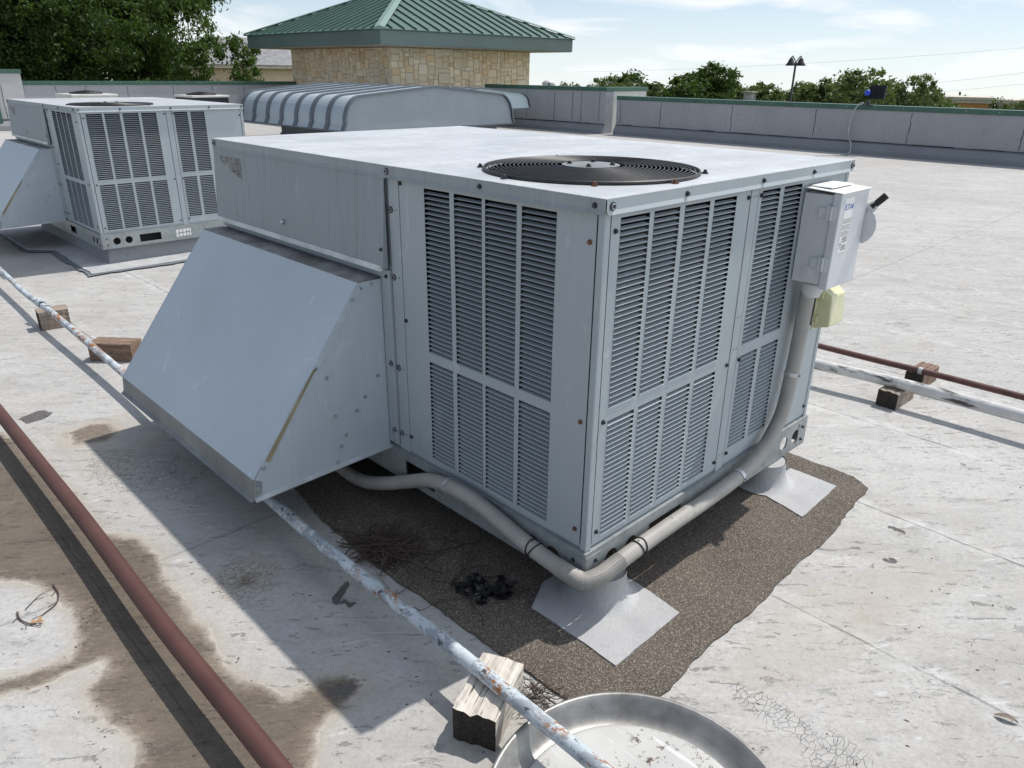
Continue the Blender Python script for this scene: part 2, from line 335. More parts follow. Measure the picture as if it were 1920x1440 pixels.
def make_unit():
    t=thing('rooftop_unit','large blue-grey rooftop air conditioning unit in the foreground with a grey conduit round its base','air conditioner',(0,0,.12),0,'packaged rooftop units')
    # base rail with round and slotted openings
    b=MB()
    def rail(P,L,circ,rect):
        zs=[0,.028,.098,.128]; us=sorted({0,L}|{c-.036 for c in circ}|{c+.036 for c in circ}|{a for r in rect for a in r})
        def hole(i,j):
            um=(us[i]+us[i+1])/2
            if j!=1: return 0
            if any(abs(um-c)<.03 for c in circ): return 2
            if any(a<um<c for a,c in rect): return 1
            return 0
        b.plate(P,us,zs,hole,-.004,.002)
    rail(XP,LY,[.135,.224,LY-.1],[(.75,.93),(1.75,1.93)]); rail(YP,LX,[.13,.235,1.30,1.403],[(.333,.528)])
    rail(lambda u,v,d:(LX+d,LY-u,v),LY,[.13,.22],[(.7,.9)]); rail(lambda u,v,d:(LX-u,LY+d,v),LX,[.13,.22],[])
    # top ledge and corner plates
    for x0,x1,y0,y1 in ((-.002,.03,-.002,LY+.002),(LX-.03,LX+.002,-.002,LY+.002),(.03,LX-.03,-.002,.03),(.03,LX-.03,LY-.03,LY+.002)): b.box(x0,x1,y0,y1,.1285,.1345)
    for P in (XP,YP):
        for u0,u1 in ((.002,.075),((LX if P is YP else LY)-.075,(LX if P is YP else LY)-.002)):
            b.plate(P,[u0,u1],[.01,.118],lambda i,j:0,.0022,.0042)
    rl=b.build('base_rail','galv',t)
    for P,n in ((XP,(-1,0,0)),(YP,(0,-1,0))):
        for u in (.045,(LX if P is YP else LY)-.045):
            for z in (.035,.095): screw(rl,Vector(P(u,z,.0042)),n,.006)
    b=MB(); b.box(.10,1.22,.08,LY-.12,.004,.127); b.build('rail_light_block','interior',t)  # dark box added inside the rail to stop sun passing its openings
    b=MB(); b.poly([(1.02,-.0045,.055),(1.115,-.0045,.055),(1.115,-.0045,.115),(1.02,-.0045,.115)])
    # inner body: floor, back walls and coil
    b=MB(); b.box(.012,LX-.012,.95,LY-.012,.135,H-.041); b.box(.014,LX-.014,.014,.94,.135,.16); b.box(LX-.02,LX-.012,.02,.95,.16,H-.042)
    b.build('cabinet_body','paint',t,bevel=.002)
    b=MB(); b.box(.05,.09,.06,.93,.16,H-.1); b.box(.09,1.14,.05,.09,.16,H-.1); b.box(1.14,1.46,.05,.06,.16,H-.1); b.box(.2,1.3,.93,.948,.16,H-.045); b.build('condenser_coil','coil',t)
    # corner and centre posts
    def post(x0,x1,y0,y1): return MB().box(x0,x1,y0,y1,.135,H-.03).build('corner_post','paint',t,bevel=.004)
    post(.006,.032,.006,.030); post(LX-.03,LX-.004,.006,.03); post(.006,.03,LY-.03,LY-.006)
    po=MB().box(.0075,.03,.908,.967,.135,H-.03).build('centre_post','paint',t,bevel=.0015)
    for z in (1.07,.83,.48,.205):
        screw(po,(.0075,.955,z),(-1,0,0),.007,'screw',True); MB().lathe((.0075,.925,z+.002),[(.0028,0),(.0028,.001)],8,(-1,0,0)).build('rivet','black',po)
    po=MB().box(.755,.803,.0075,.03,.135,H-.03).build('centre_post','paint',t,bevel=.0015)
    for z in (1.15,.74,.62,.2):
        for x in (.77,.79): MB().lathe((x,.0075,z),[(.0025,0),(.0025,.001)],8,(0,-1,0)).build('rivet','black',po)
    # louvred panels
    louvre_panel(t,XP,0,.035,.904,.150,H-.03,[(.177,.314),(.334,.471),(.485,.617),(.638,.768)],[(.165,.557),(.592,1.163)],[(.055,1.10,'rust_screw'),(.055,.57,'rust_screw'),(.055,.20,'rust_screw'),(.895,1.165,'screw'),(.895,.68,'screw'),(.895,.21,'screw')])
    louvre_panel(t,YP,1,.037,.751,.150,H-.03,[(.076,.206),(.226,.353),(.377,.512),(.535,.667)],[(.165,.566),(.606,1.163)],[(.055,1.13,'screw'),(.055,.57,'screw'),(.055,.19,'screw'),(.738,1.15,'screw'),(.738,.57,'screw'),(.738,.18,'screw')])
    louvre_panel(t,YP,1,.807,LX-.033,.150,H-.03,[(.828,.952),(.980,1.112)],[(.205,.580),(.622,1.163)],[(.820,1.15,'screw'),(.820,.57,'screw'),(.820,.19,'screw'),(LX-.043,1.12,'screw'),(LX-.043,.66,'screw'),(LX-.043,.19,'screw')])
    # economiser end: upper door, recess, lower fixed panel
    b=MB(); b.hexa([(-.028,.974,.858),(.0,.974,.858),(.0,LY-.002,.858),(-.028,LY-.002,.858),(-.004,.974,H-.032),(.006,.974,H-.032),(.006,LY-.002,H-.032),(-.004,LY-.002,H-.032)])
    dr=b.build('access_door','paint_worn',t,bevel=.003)
    b=MB(); b.hexa([(-.034,.990,.852),(-.026,.980,.852),(-.026,LY-.004,.852),(-.034,LY-.004,.852),(-.030,.980,.872),(-.026,.980,.872),(-.026,LY-.004,.872),(-.030,LY-.004,.872)]); b.build('drip_edge','mid_rail',dr)
    b=MB(); b.box(-.003,0,.972,.985,.86,H-.05); b.build('door_gasket','black',dr)
    def doorx(z): return -.028+(z-.858)/(H-.032-.858)*.024
    b=MB(); z=.93; b.lathe((doorx(z)-.001,1.685,z),[(.011,0),(.011,.006),(.007,.012)],14,(-1,0,0)); b.build('latch','screw_bright',dr)
    b=MB()
    rs=[(2.26,1.150),(2.06,1.150),(2.05,1.11),(2.05,1.08),(2.045,1.065),(2.08,1.068),(2.11,1.072),(2.115,1.085),(2.15,1.09),(2.17,1.105),(2.2,1.11),(2.25,1.125)]
    b.poly([(doorx(z)-.0012,y,z) for y,z in rs]); b.build('label_residue','residue',dr)
    screw(dr,(doorx(.93),.983,.93),(-1,0,0),.006)
    b=MB(); b.box(-.002,.011,.974,1.026,.150,.852); b.box(-.002,.011,1.026,LY-.004,.822,.85); b.build('fixed_panel','paint',t,bevel=.0015)
    for z in (.828,.49,.21): screw(t,(-.002,.99,z),(-1,0,0),.0065,'screw',z<.5)
    for y in (.99,.985): screw(t,(-.002,y+.01,.165 if y<.99 else .188),(-1,0,0),.005,'screw_bright')
    # intake hood
    hd=thing('hood','','x'); del hd['label']; del hd['category']; hd.name='intake_hood'; hd.parent=t
    HX=[(.0,.812),(-.100,.812),(-.577,.190),(-.585,.115),(.0,.130)]; y0,y1=1.030,2.338
    def strip(a,b,th,ya,yb):
        a=Vector((a[0],0,a[1])); c=Vector((b[0],0,b[1])); n=(c-a).cross(Vector((0,1,0))).normalized()*th
        return [Vector((a.x,ya,a.z)),Vector((c.x,ya,c.z)),Vector((c.x,yb,c.z)),Vector((a.x,yb,a.z))],n
    b=MB(); q,n=strip(HX[0],HX[1],-.003,y0,y1); b.prism(q,(0,0,.003)); b.build('hood_top','hoodtop',hd)
    b=MB(); q,n=strip(HX[1],HX[2],.003,y0,y1); b.prism(q,n*-1 if n.z>0 else n); sl=b.build('hood_slope','hood',hd)
    b=MB(); q,n=strip(HX[2],HX[3],.003,y0,y1); b.prism(q,(.003,0,0)); b.hexa([(-.597,y0-.004,.108),(-.582,y0-.004,.116),(-.582,y1,.116),(-.597,y1,.108),(-.597,y0-.004,.111),(-.583,y0-.004,.122),(-.583,y1,.122),(-.597,y1,.111)]); b.build('hood_lip','lip',hd)
    for yy in (y0,y1-.003):
        b=MB(); b.prism([(x,yy,z) for x,z in HX],(0,.003,0)); sp=b.build('hood_side','hood',hd)
        if yy==y0:
            b=MB(); b.hexa([(-.583,y0-.014,.108),(.0,y0-.014,.122),(.0,y0,.128),(-.583,y0,.114),(-.583,y0-.014,.111),(.0,y0-.014,.125),(.0,y0,.132),(-.583,y0,.119)]); b.build('drip_edge','mid_rail',sp)
    # folded flanges over the near side, with screws
    def flange(a,c,w,name='flange',mat='hood'):
        a=Vector((a[0],0,a[1])); c=Vector((c[0],0,c[1])); d=(c-a).normalized(); n=Vector((-d.z,0,d.x)); n=n if n.x>0 else -n
        if abs(d.z)<.1: n=Vector((0,0,-1))
        e=w*.35
        b=MB(); b.prism([(a.x,y0-.0025,a.z),(c.x,y0-.0025,c.z),(c.x+n.x*w-d.x*e,y0-.0025,c.z+n.z*w-d.z*e),(a.x+n.x*w+d.x*e,y0-.0025,a.z+n.z*w+d.z*e)],(0,.0025,0)); return b.build(name,mat,hd,bevel=.0008)
    flange(HX[1],HX[0],.026); f1=flange(HX[1],(-.545,.232),.027); flange((-.577,.190),(-.585,.120),.03,'flange','galv')
    # weathered edge of the slope flange
    a=Vector((-.31,0,.538)); c=Vector((-.530,0,.251)); d=(c-a).normalized(); n=Vector((d.z,0,-d.x)); n=-n if n.x<0 else n
    b=MB(); b.prism([(a.x+n.x*.002,y0-.0034,a.z+n.z*.002),(c.x+n.x*.002,y0-.0034,c.z+n.z*.002),(c.x+n.x*.022,y0-.0034,c.z+n.z*.022),(a.x+n.x*.012,y0-.0034,a.z+n.z*.012)],(0,.0008,0)); b.build('stained_edge',simple('stained_flange',(.30,.27,.17),.6),hd)
    for x,z in ((-.045,.800),(-.13,.757),(-.30,.535),(-.538,.226),(-.566,.155),(-.042,.44),(-.105,.37),(-.145,.325),(-.20,.24),(-.225,.20),(-.245,.14),(-.26,.49),(-.24,.33)):
        screw(hd,(x,y0-.003,z),(0,-1,0),.0055,'screw_bright')
    b=MB(); b.box(-.55,-.02,y0+.02,y1-.02,.17,.18); b.build('filter_screen','interior',hd)
    # top cap with folded drip lip
    b=MB(); zt=H; zb=H-.03
    b.box(-.003,LX+.003,-.003,LY+.003,zt-.0025,zt)
    cap=None
    b.cur=1
    def skirt(P,L):
        b.hexa([P(-.003,zb,.001),P(L+.003,zb,.001),P(L+.003,zb,.003),P(-.003,zb,.003),P(-.003,zt-.003,.001),P(L+.003,zt-.003,.001),P(L+.003,zt-.003,.003),P(-.003,zt-.003,.003)])
        b.hexa([P(.004,zb-.0115,.0065),P(L-.004,zb-.0115,.0065),P(L-.004,zb-.0115,.0085),P(.004,zb-.0115,.0085),P(0,zb,.001),P(L,zb,.001),P(L,zb,.003),P(0,zb,.003)])
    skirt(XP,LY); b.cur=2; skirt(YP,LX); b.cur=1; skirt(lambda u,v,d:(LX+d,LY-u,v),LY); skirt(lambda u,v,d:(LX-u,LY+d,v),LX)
    # rebuild top with a round opening for the fan
    b.v=b.v[8:]; b.f=[tuple(i-8 for i in f) for f in b.f[6:]]; b.mi=b.mi[6:]
    fx,fy,fr=.430,.418,.345; q=.37
    b.cur=0; b.plate(lambda u,v,d:(u,v,zt+d),[-.003,fx-q,fx+q,LX+.003],[-.003,fy-q,fy+q,LY+.003],lambda i,j:2 if (i,j)==(1,1) else 0,-.0025,0)
    cap=b.build('top_cap',['cap','skirt','paint'],t)
    for y in (.10-.065,.48,.955,LY-.02): screw(cap,(-.003,y,H-.020),(-1,0,0),.007,'screw',y in (.955,LY-.02))
    for x in (.022,.36,.80,1.16,LX-.015): screw(cap,(x,-.003,H-.020),(0,-1,0),.007,'screw',x in (.022,LX-.015))
    # fan
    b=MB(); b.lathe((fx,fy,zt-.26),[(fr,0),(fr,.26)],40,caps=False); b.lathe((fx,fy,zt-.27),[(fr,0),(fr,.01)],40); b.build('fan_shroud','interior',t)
    b=MB()
    for k in range(4):
        a=k*math.pi/2+.4
        for sgn in (0,):
            pts=[]
            for i in range(6):
                rr=.05+i*.048; aa=a+.12*math.sin(i*.5); w=.045+.018*i
                pts.append((Vector((fx+rr*math.cos(aa-w/rr*.6),fy+rr*math.sin(aa-w/rr*.6),zt-.13)),Vector((fx+rr*math.cos(aa+w/rr*.6),fy+rr*math.sin(aa+w/rr*.6),zt-.085))))
            for i in range(5): b.poly([pts[i][0],pts[i+1][0],pts[i+1][1],pts[i][1]])
    b.lathe((fx,fy,zt-.15),[(.06,0),(.06,.08),(.04,.09)],20); b.build('fan_blades','black',t,smooth=False)
    g=MB(); dome=lambda r:zt+.010+.009*(1-(r/.36)**2)
    for k in range(18):
        r=.115+k*(.350-.115)/17; g.tube([(fx+r*math.cos(a),fy+r*math.sin(a),dome(r)) for a in [2*math.pi*i/72 for i in range(72)]],.0022,5,True)
    g.lathe((fx,fy,zt),[(.352,-.002),(.356,.006),(.352,.013),(.348,.006),(.352,-.002)],64,caps=False)
    for k in range(8):
        a=k*math.pi/4+.2; g.tube([(fx+r*math.cos(a),fy+r*math.sin(a),dome(r)-.004) for r in (.08,.16,.24,.32,.352)],.0028,6)
    gr=g.build('fan_grille','black',t,smooth=True)
    b=MB(); b.lathe((fx,fy,dome(0)-.002),[(.095,0),(.095,.0025),(.03,.004)],36); pl=b.build('motor_plate','lip',gr)
    for k in range(4):
        a=k*math.pi/2+.6; screw(pl,(fx+.07*math.cos(a),fy+.07*math.sin(a),dome(0)+.001),(0,0,1),.008,'black')
    for k,mt in zip(range(6),('black','screw','rust_screw','rust_screw','black','screw')):
        a=R((128,176,222,262,308,60)[k]); c=Vector((fx+.362*math.cos(a),fy+.362*math.sin(a),zt)); d=Vector((math.cos(a),math.sin(a),0)); e=Vector((-d.y,d.x,0))
        b=MB(); cc=[c-d*.015-e*.008,c+d*.015-e*.008,c+d*.015+e*.008,c-d*.015+e*.008]; b.prism(cc,(0,0,.004)); cl=b.build('grille_clip',mt,gr); screw(cl,c+d*.006+Vector((0,0,.004)),(0,0,1),.007,mt)
    return t
unit=make_unit()
unit2=copy_tree(unit); unit2.location=(.5,6.196,.10)
unit2['label']='cleaner blue-grey rooftop air conditioning unit farther back at the left, standing on a felted curb'
# peculiar to the second unit: a white label on its rail
b=MB(); b.poly([(.666,-.0062,.030),(.81,-.0062,.034),(.81,-.0062,.102),(.666,-.0062,.098)]); st=b.build('rail_sticker','label',unit2)
b=MB()
for x in (.69,.725,.76,.785): b.poly([(x,-.0068,.032),(x+.006,-.0068,.032),(x+.012,-.0068,.096),(x+.007,-.0068,.096)])
b.poly([(.67,-.0067,.062),(.805,-.0067,.066),(.805,-.0067,.072),(.67,-.0067,.067)]); b.build('sticker_marks','ink',st)
# ================================================================= curb of the second unit
cu=thing('roof_curb','grey felted curb with a white skirt under the farther air conditioning unit','roof curb',(.5,6.196,-.05))
b=MB(); b.hexa([(.03,.02,0),(1.47,.02,0),(1.47,2.3,0),(.03,2.3,0),(.06,.06,.149),(1.44,.06,.149),(1.44,2.27,.149),(.06,2.27,.149)]); b.build('curb_wall','base_flash',cu,bevel=.01)
def edgepoly(pts,step=.03,amp=.006,seed=0):
    rr=random.Random(seed); out=[]
    for i in range(len(pts)):
        a=Vector((*pts[i],0)); c=Vector((*pts[(i+1)%len(pts)],0)); L=(c-a).length; n=max(1,int(L/step)); w=0
        nn=Vector((-(c-a).y,(c-a).x,0)).normalized()
        for k in range(n):
            w=.72*w+rr.uniform(-1,1)*amp; q=a+(c-a)*(k/n)+nn*(w*(1 if 0<k<n-1 else 0)); out.append((q.x,q.y))
    return out
def sheet(name,pts,z,th,mat,parent=None,loc=None,bevel=0):
    from mathutils.geometry import tessellate_polygon
    b=MB(); n=len(pts); tri=tessellate_polygon([[Vector((x,y,0)) for x,y in pts]])
    b.v=[(x,y,z) for x,y in pts]+[(x,y,z+th) for x,y in pts]
    area=sum(pts[i][0]*pts[(i+1)%n][1]-pts[(i+1)%n][0]*pts[i][1] for i in range(n))
    for t3 in tri:
        a,c,d=[Vector((*pts[i],0)) for i in t3]; f=(c-a).cross(d-a).z>0
        f_=tuple(t3) if f else tuple(reversed(t3)); b.f.append(tuple(i+n for i in f_)); b.mi.append(0)
    for i in range(n):
        j=(i+1)%n; q=(i,j,j+n,i+n); b.f.append(q if area>0 else q[::-1]); b.mi.append(0)
    return b.build(name,mat,parent,loc=loc)
sh=sheet('curb_skirt',edgepoly([(-.20,-.26),(1.9,-.26),(1.9,2.0),(-.36,2.6),(-.36,1.2),(-.16,1.0)],.05,.006,3),.0045,.008,'flash',cu)
sh=sheet('curb_skirt_edge',edgepoly([(-.24,-.30),(1.94,-.30),(1.94,2.05),(-.41,2.65),(-.40,1.15),(-.22,.95)],.04,.012,5),.0008,.003,'lap',cu)
# ================================================================= disconnect switch
XS=1.125; ds=thing('disconnect_switch','grey electrical disconnect box with a black-tipped handle on the right side of the large unit','electrical box',(XS,-.002,.93))
b=MB(); b.box(.008,.222,-.100,.008,0,.322); b.build('enclosure','box',ds,bevel=.004)
b=MB(); b.box(.0,.232,-.132,-.1005,-.012,.330); dd=b.build('door','box',ds,bevel=.004)
b=MB(); b.hexa([(-.004,-.136,.330),(.236,-.136,.330),(.236,.004,.338),(-.004,.004,.338),(-.004,-.136,.333),(.236,-.136,.333),(.236,.004,.341),(-.004,.004,.341)]); b.hexa([(.03,-.08,.3415),(.21,-.08,.3415),(.21,.0,.3425),(.03,.0,.3425),(.035,-.075,.345),(.205,-.075,.345),(.205,.0,.346),(.035,.0,.346)]); b.build('rain_lid','label',ds,bevel=.001)
for z in (.055,.235):
    b=MB(); b.box(-.0045,.0,-.118,-.086,z,z+.05); b.tube([(-.005,-.104,z),(-.005,-.104,z+.05)],.0045,8); b.box(.002,.0075,-.085,-.055,z+.008,z+.042); b.build('hinge','box',ds,bevel=.001)
b=MB(); b.lathe((.008,-.045,.045),[(.021,0),(.021,.0025),(.015,.0026)],24,(-1,0,0)); b.lathe((.008,-.045,.045),[(.010,.002),(.010,.0045)],20,(-1,0,0)); b.build('knockout','box',ds)
b=MB(); b.poly([(.035,-.1326,.118),(.105,-.1326,.118),(.118,-.1326,.312),(.035,-.1326,.312)][:2]+[(.105,-.1326,.312),(.035,-.1326,.312)]); lb=b.build('rating_label','label',dd)
b=MB()
rr=random.Random(3)
for z in [.236,.230,.224,.214,.208,.202,.192,.186,.180]:
    x=.040
    while x<.098:
        w=rr.uniform(.004,.010)
        b.poly([(x,-.1331,z),(x+w,-.1331,z),(x+w,-.1331,z+.0022),(x,-.1331,z+.0022)]); x+=w+.002
for z in (.170,.163,.156,.141,.134,.127): b.poly([(.058,-.1331,z),(.098,-.1331,z),(.098,-.1331,z+.0035),(.058,-.1331,z+.0035)])
b.poly([(.042,-.1331,.146),(.054,-.1331,.146),(.048,-.1331,.160)]); b.poly([(.046,-.1331,.140),(.051,-.1331,.130),(.050,-.1331,.142)]); b.build('small_print','ink',lb)
def text(name,body,size,mat,parent,M4,ext=.0003):
    c=bpy.data.curves.new(name,'FONT'); c.body=body; c.size=size; c.extrude=ext; c.offset=size*.02
    o=bpy.data.objects.new(name,c); COL.objects.link(o); bpy.context.view_layer.update()
    dg=bpy.context.evaluated_depsgraph_get(); me=bpy.data.meshes.new_from_object(o.evaluated_get(dg)); bpy.data.objects.remove(o)
    me.materials.clear(); me.materials.append(M[mat]); me.transform(M4); q=bpy.data.objects.new(name,me); COL.objects.link(q); q.parent=parent; return q
TM=Matrix.Translation((.040,-.1331,.272))@Matrix.Rotation(R(90),4,'X')
text('lettering','E.T-N',.027,'inkblue',lb,TM)
# handle on the right flank
b=MB(); P=lambda y,z:(.2325,y,z)
pl=[(-.118,.235),(-.140,.250),(-.165,.238),(-.176,.215),(-.178,.188),(-.171,.163),(-.157,.143),(-.143,.132),(-.133,.129),(-.123,.135),(-.120,.148),(-.118,.19)]
b.prism([P(y,z) for y,z in pl],(.004,0,0)); hn=b.build('handle_plate','box',ds,bevel=.0008)
b=MB(); b.prism([(.237,-.112,.262),(.237,-.112,.228),(.237,-.150,.236),(.237,-.168,.262),(.237,-.150,.286)],(.005,0,0)); b.build('lever','box',hn,bevel=.0008)
b=MB(); b.prism([(.2375,-.138,.128),(.2375,-.146,.134),(.2375,-.148,.146),(.2375,-.140,.152),(.2375,-.132,.146),(.2375,-.132,.134)],(.0008,0,0)); b.build('slot','label',hn)
b=MB(); c=Vector((.243,-.146,.262)); d=Vector((.25,-.62,.75)).normalized(); b.tube([c,c+d*.062],[.012,.013],14); b.build('grip','rubber',hn,smooth=False,bevel=.002)
# ================================================================= outlet
ou=thing('outlet_box','yellowed translucent weatherproof outlet cover below the disconnect box','outlet',(1.270,-.002,.730))
b=MB(); b.box(.0,.13,-.045,.008,0,.150); b.build('back_box','galv',ou,bevel=.003)
b=MB(); b.hexa([(-.006,-.112,.012),(.142,-.105,.006),(.150,-.046,-.006),(-.010,-.046,-.006),(-.002,-.104,.132),(.132,-.096,.124),(.148,-.046,.158),(-.008,-.046,.158)]); cv=b.build('bubble_cover','yellow',ou,bevel=.005,segs=2)
b=MB(); b.box(-.014,.154,-.0515,-.0455,-.012,.164); b.build('cover_flange','yellow',ou,bevel=.003)
MB().box(-.018,-.010,-.075,-.045,.120,.150).build('hinge','yellow',ou,bevel=.002); MB().box(-.016,-.010,-.065,-.045,.02,.05).build('hinge','yellow',ou,bevel=.002)
# ================================================================= conduit round the unit
cd=thing('flexible_conduit','thick grey conduit bending round the large unit base up to the disconnect box','conduit',(1.19,-.04,0))
pts=[(1.190,-.055,.905),(1.190,-.052,.80),(1.190,-.050,.68),(1.178,-.050,.557),(1.140,-.050,.381),(1.009,-.050,.263),(.859,-.050,.220),(.671,-.050,.207),(.401,-.050,.203),(.191,-.050,.196),(.10,-.051,.191),(.020,-.050,.188),(-.036,-.034,.188),(-.050,.022,.191),(-.050,.128,.197),(-.050,.238,.212),(-.049,.381,.240),(-.048,.491,.256),(-.047,.608,.254),(-.047,.733,.228),(-.048,.86,.170),(-.06,1.0,.105),(-.07,1.14,.060),(-.06,1.30,.040),(-.03,1.46,.036),(.06,1.66,.036),(.2,1.8,.036)]
pts=[(x,y+.012,z-.006) if x>.05 and y<0 else ((x+.012,y,z-.006) if y>0 and y<.9 else ((x+.008,y+.010,z-.006) if y<.9 else (x,y,z))) for x,y,z in pts]
path=bez(pts,10); b=MB(); b.tube([p-Vector((1.19,-.04,0)) for p in path],.0275,18); b.build('hose','conduit',cd,smooth=True)
def ring(parent,p,d,r,w,mat,name,th=.002,n=20):
    d=Vector(d).normalized(); b=MB(); b.lathe(Vector(p)-d*w/2,[(r,0),(r+th,0),(r+th,w),(r,w)],n,d,caps=False); b.lathe(Vector(p)-d*w/2,[(r,w),(r,0)],n,d,caps=False); return b.build(name,mat,parent,smooth=False)
O=Vector((1.19,-.04,0))
def at(i): return path[i]-O, path[min(i+1,len(path)-1)]-path[max(i-1,0)]
# ribs showing in the tight bend at the corner
b=MB()
for i in range(96,136,1):
    p,d=at(i); q,_=at(i+1)
    for f in (0,.5):
        pp=p.lerp(q,f); dd_=Vector(d).normalized(); b.lathe(pp-dd_*.0012,[(.0272,0),(.0296,.0014),(.0272,.0028)],18,dd_,caps=False)
b.build('ribbed_bend','conduit',cd,smooth=True)
for i in (88,146):
    p,d=at(i)
    for k in (-.01,.004): 
        dd_=(Vector(d).normalized()+Vector((0,0,.35 if k<0 else -.2))).normalized(); u=dd_.orthogonal().normalized(); w=dd_.cross(u)
        b=MB(); b.tube([p+Vector(d).normalized()*k+(u*math.cos(a)+w*math.sin(a))*.0305 for a in [2*math.pi*j/24 for j in range(24)]],.0022,6,True); b.build('cable_tie','rubber',cd,smooth=True)
    b=MB(); b.tube(bez([p+Vector((0,0,.03)),p+Vector((.01,-.012,.0)),p+Vector((.004,-.03,-.028)),p+Vector((-.002,-.02,-.05))],5),.0016,5); b.build('cable_tie','rubber',cd)
for i in (60,30,181):
    p,d=at(i); rg=ring(cd,p,d,.0278,.016,'strap','clamp'); dd_=Vector(d).normalized()
    side=Vector((0,-1,0)) if i<100 else Vector((-1,0,.4)).normalized()
    screw(rg,p+side*.029,side,.0055,'screw_bright')
b=MB(); p0=Vector((1.19,-.055,.922))-O; b.lathe(p0,[(.036,0),(.040,-.004),(.040,-.030),(.034,-.040),(.031,-.052)],20); b.build('connector','box',cd,smooth=False,bevel=.001)
# ================================================================= roof deck
xs=np.unique(np.concatenate([[-16,-12,-9,-7,-5,-4,-3.2,-2.7],np.arange(-2.4,3.4,.024),np.arange(3.4,6,.12),np.arange(6,17.2,.6),[16.9]]).round(4))
ys=np.unique(np.concatenate([[-12,-8,-5,-3.5,-2.6,-2.1],np.arange(-1.8,4.6,.024),np.arange(4.6,9,.12),np.arange(9,25.4,.6),[25.2]]).round(4))
X,Y=np.meshgrid(xs,ys,indexing='ij'); Xf,Yf=X.ravel(),Y.ravel()
def sstep(t): t=np.clip(t,0,1); return t*t*(3-2*t)
def roofz(x,y): return -.06*sstep((np.asarray(y)-2.6)/3.4)*(1-sstep((np.asarray(x)-3)/5))
def sdf(poly,x,y):
    P=np.array(poly); d=np.full(x.shape,1e9); ins=np.zeros(x.shape,bool)
    for i in range(len(P)):
        a,c=P[i],P[(i+1)%len(P)]; e=c-a; wx=x-a[0]; wy=y-a[1]; t=np.clip((wx*e[0]+wy*e[1])/(e@e+1e-12),0,1)
        d=np.minimum(d,np.hypot(wx-e[0]*t,wy-e[1]*t)); cond=((a[1]>y)!=(c[1]>y))
        with np.errstate(divide='ignore',invalid='ignore'): xi=(c[0]-a[0])*(y-a[1])/(c[1]-a[1])+a[0]
        ins^=cond&(x<xi)
    return np.where(ins,d,-d)
def region(pix,soft): return np.clip(.5+sdf([gp(*p) for p in pix],Xf,Yf)/(2*soft),0,1)
brown=region([(-160,760),(0,812),(40,825),(90,880),(150,955),(190,1000),(250,1012),(292,1040),(302,1085),(340,1128),(355,1165),(385,1175),(410,1220),(440,1270),(500,1290),(540,1312),(575,1300),(610,1270),(670,1268),(682,1290),(640,1325),(605,1350),(585,1400),(572,1500),(220,1500),(262,1410),(235,1365),(190,1330),(165,1290),(205,1262),(185,1240),(130,1262),(60,1290),(-90,1320),(-90,1290),(60,1262),(130,1238),(150,1200),(140,1150),(105,1112),(50,1090),(-120,1080)],.06)
brown=np.maximum(brown,region([(120,812),(165,792),(205,790),(228,808),(200,832),(130,836)],.05)*.75)
brown=np.maximum(brown,region([(400,1085),(470,1050),(515,1060),(500,1100),(440,1115)],.06)*.62)
brown=np.maximum(brown,region([(590,1275),(650,1262),(684,1285),(650,1320),(600,1330)],.05))
tan=region([(1440,1310),(1520,1282),(1620,1225),(1682,1165),(1762,1118),(1828,1070),(1700,1045),(1520,1100),(1420,1180),(1350,1270)],.03)
tan=np.maximum(tan,region([(60,800),(240,770),(330,810),(250,900),(140,900)],.15)*.8)
crack=np.maximum.reduce([region([(160,860),(230,840),(330,850),(420,880),(330,930),(190,915)],.07),region([(395,1110),(430,1040),(520,1060),(515,1100),(460,1130)],.06),region([(1500,1400),(1560,1370),(1640,1420),(1600,1470),(1520,1460)],.06),region([(1340,1270),(1420,1290),(1560,1390),(1500,1400),(1380,1310)],.04),region([(130,1140),(190,1120),(200,1170),(150,1190)],.03)])
dark=np.maximum.reduce([region([(32,785),(75,768),(100,773),(85,785),(50,795)],.012)*1.0,region([(620,1285),(665,1272),(682,1290),(640,1318),(600,1315)],.06)*.8,region([(615,1130),(650,1085),(660,1090),(640,1125),(685,1130),(660,1140)],.012)*.9,region([(1665,1163+70),(1690,1160+70),(1700,1175+70),(1670,1180+70)],.01)*0,region([(1668,985),(1702,996),(1698,1002),(1664,992)],.008),region([(1656,1044),(1688,1050),(1680,1058),(1655,1052)],.009)])
zz=roofz(Xf,Yf)
n2=len(ys); idx=np.arange(len(Xf)).reshape(len(xs),n2)
F=np.stack([idx[:-1,:-1],idx[1:,:-1],idx[1:,1:],idx[:-1,1:]],-1).reshape(-1,4)
V=np.stack([Xf,Yf,zz],1).tolist(); Fl=F.tolist(); nb=len(V)
bord=[(-16,-12),(xs[-1],-12),(xs[-1],ys[-1]),(-16,ys[-1])]
V+=[(x,y,-6.2) for x,y in bord]; cn=[int(idx[0,0]),int(idx[-1,0]),int(idx[-1,-1]),int(idx[0,-1])]
for i in range(4): j=(i+1)%4; Fl.append([cn[j],cn[i],nb+i,nb+j])
me=bpy.data.meshes.new('roof_deck'); me.from_pydata(V,[],Fl); at_=me.color_attributes.new('wear','FLOAT_COLOR','POINT')
cdat=np.zeros((len(V),4),np.float32); cdat[:nb]=np.stack([brown,tan,crack,dark],1); at_.data.foreach_set('color',cdat.ravel())
me.polygons.foreach_set('use_smooth',[True]*len(me.polygons))
s=N('coated_roof_deck'); A=s.n('ShaderNodeAttribute',attribute_name='wear'); sc_=s.n('ShaderNodeSeparateColor'); s.l(A.outputs['Color'],sc_.inputs[0])
st_,tn_,ck_,dk_=sc_.outputs[0],sc_.outputs[1],sc_.outputs[2],A.outputs['Alpha']
BR=R(-12)
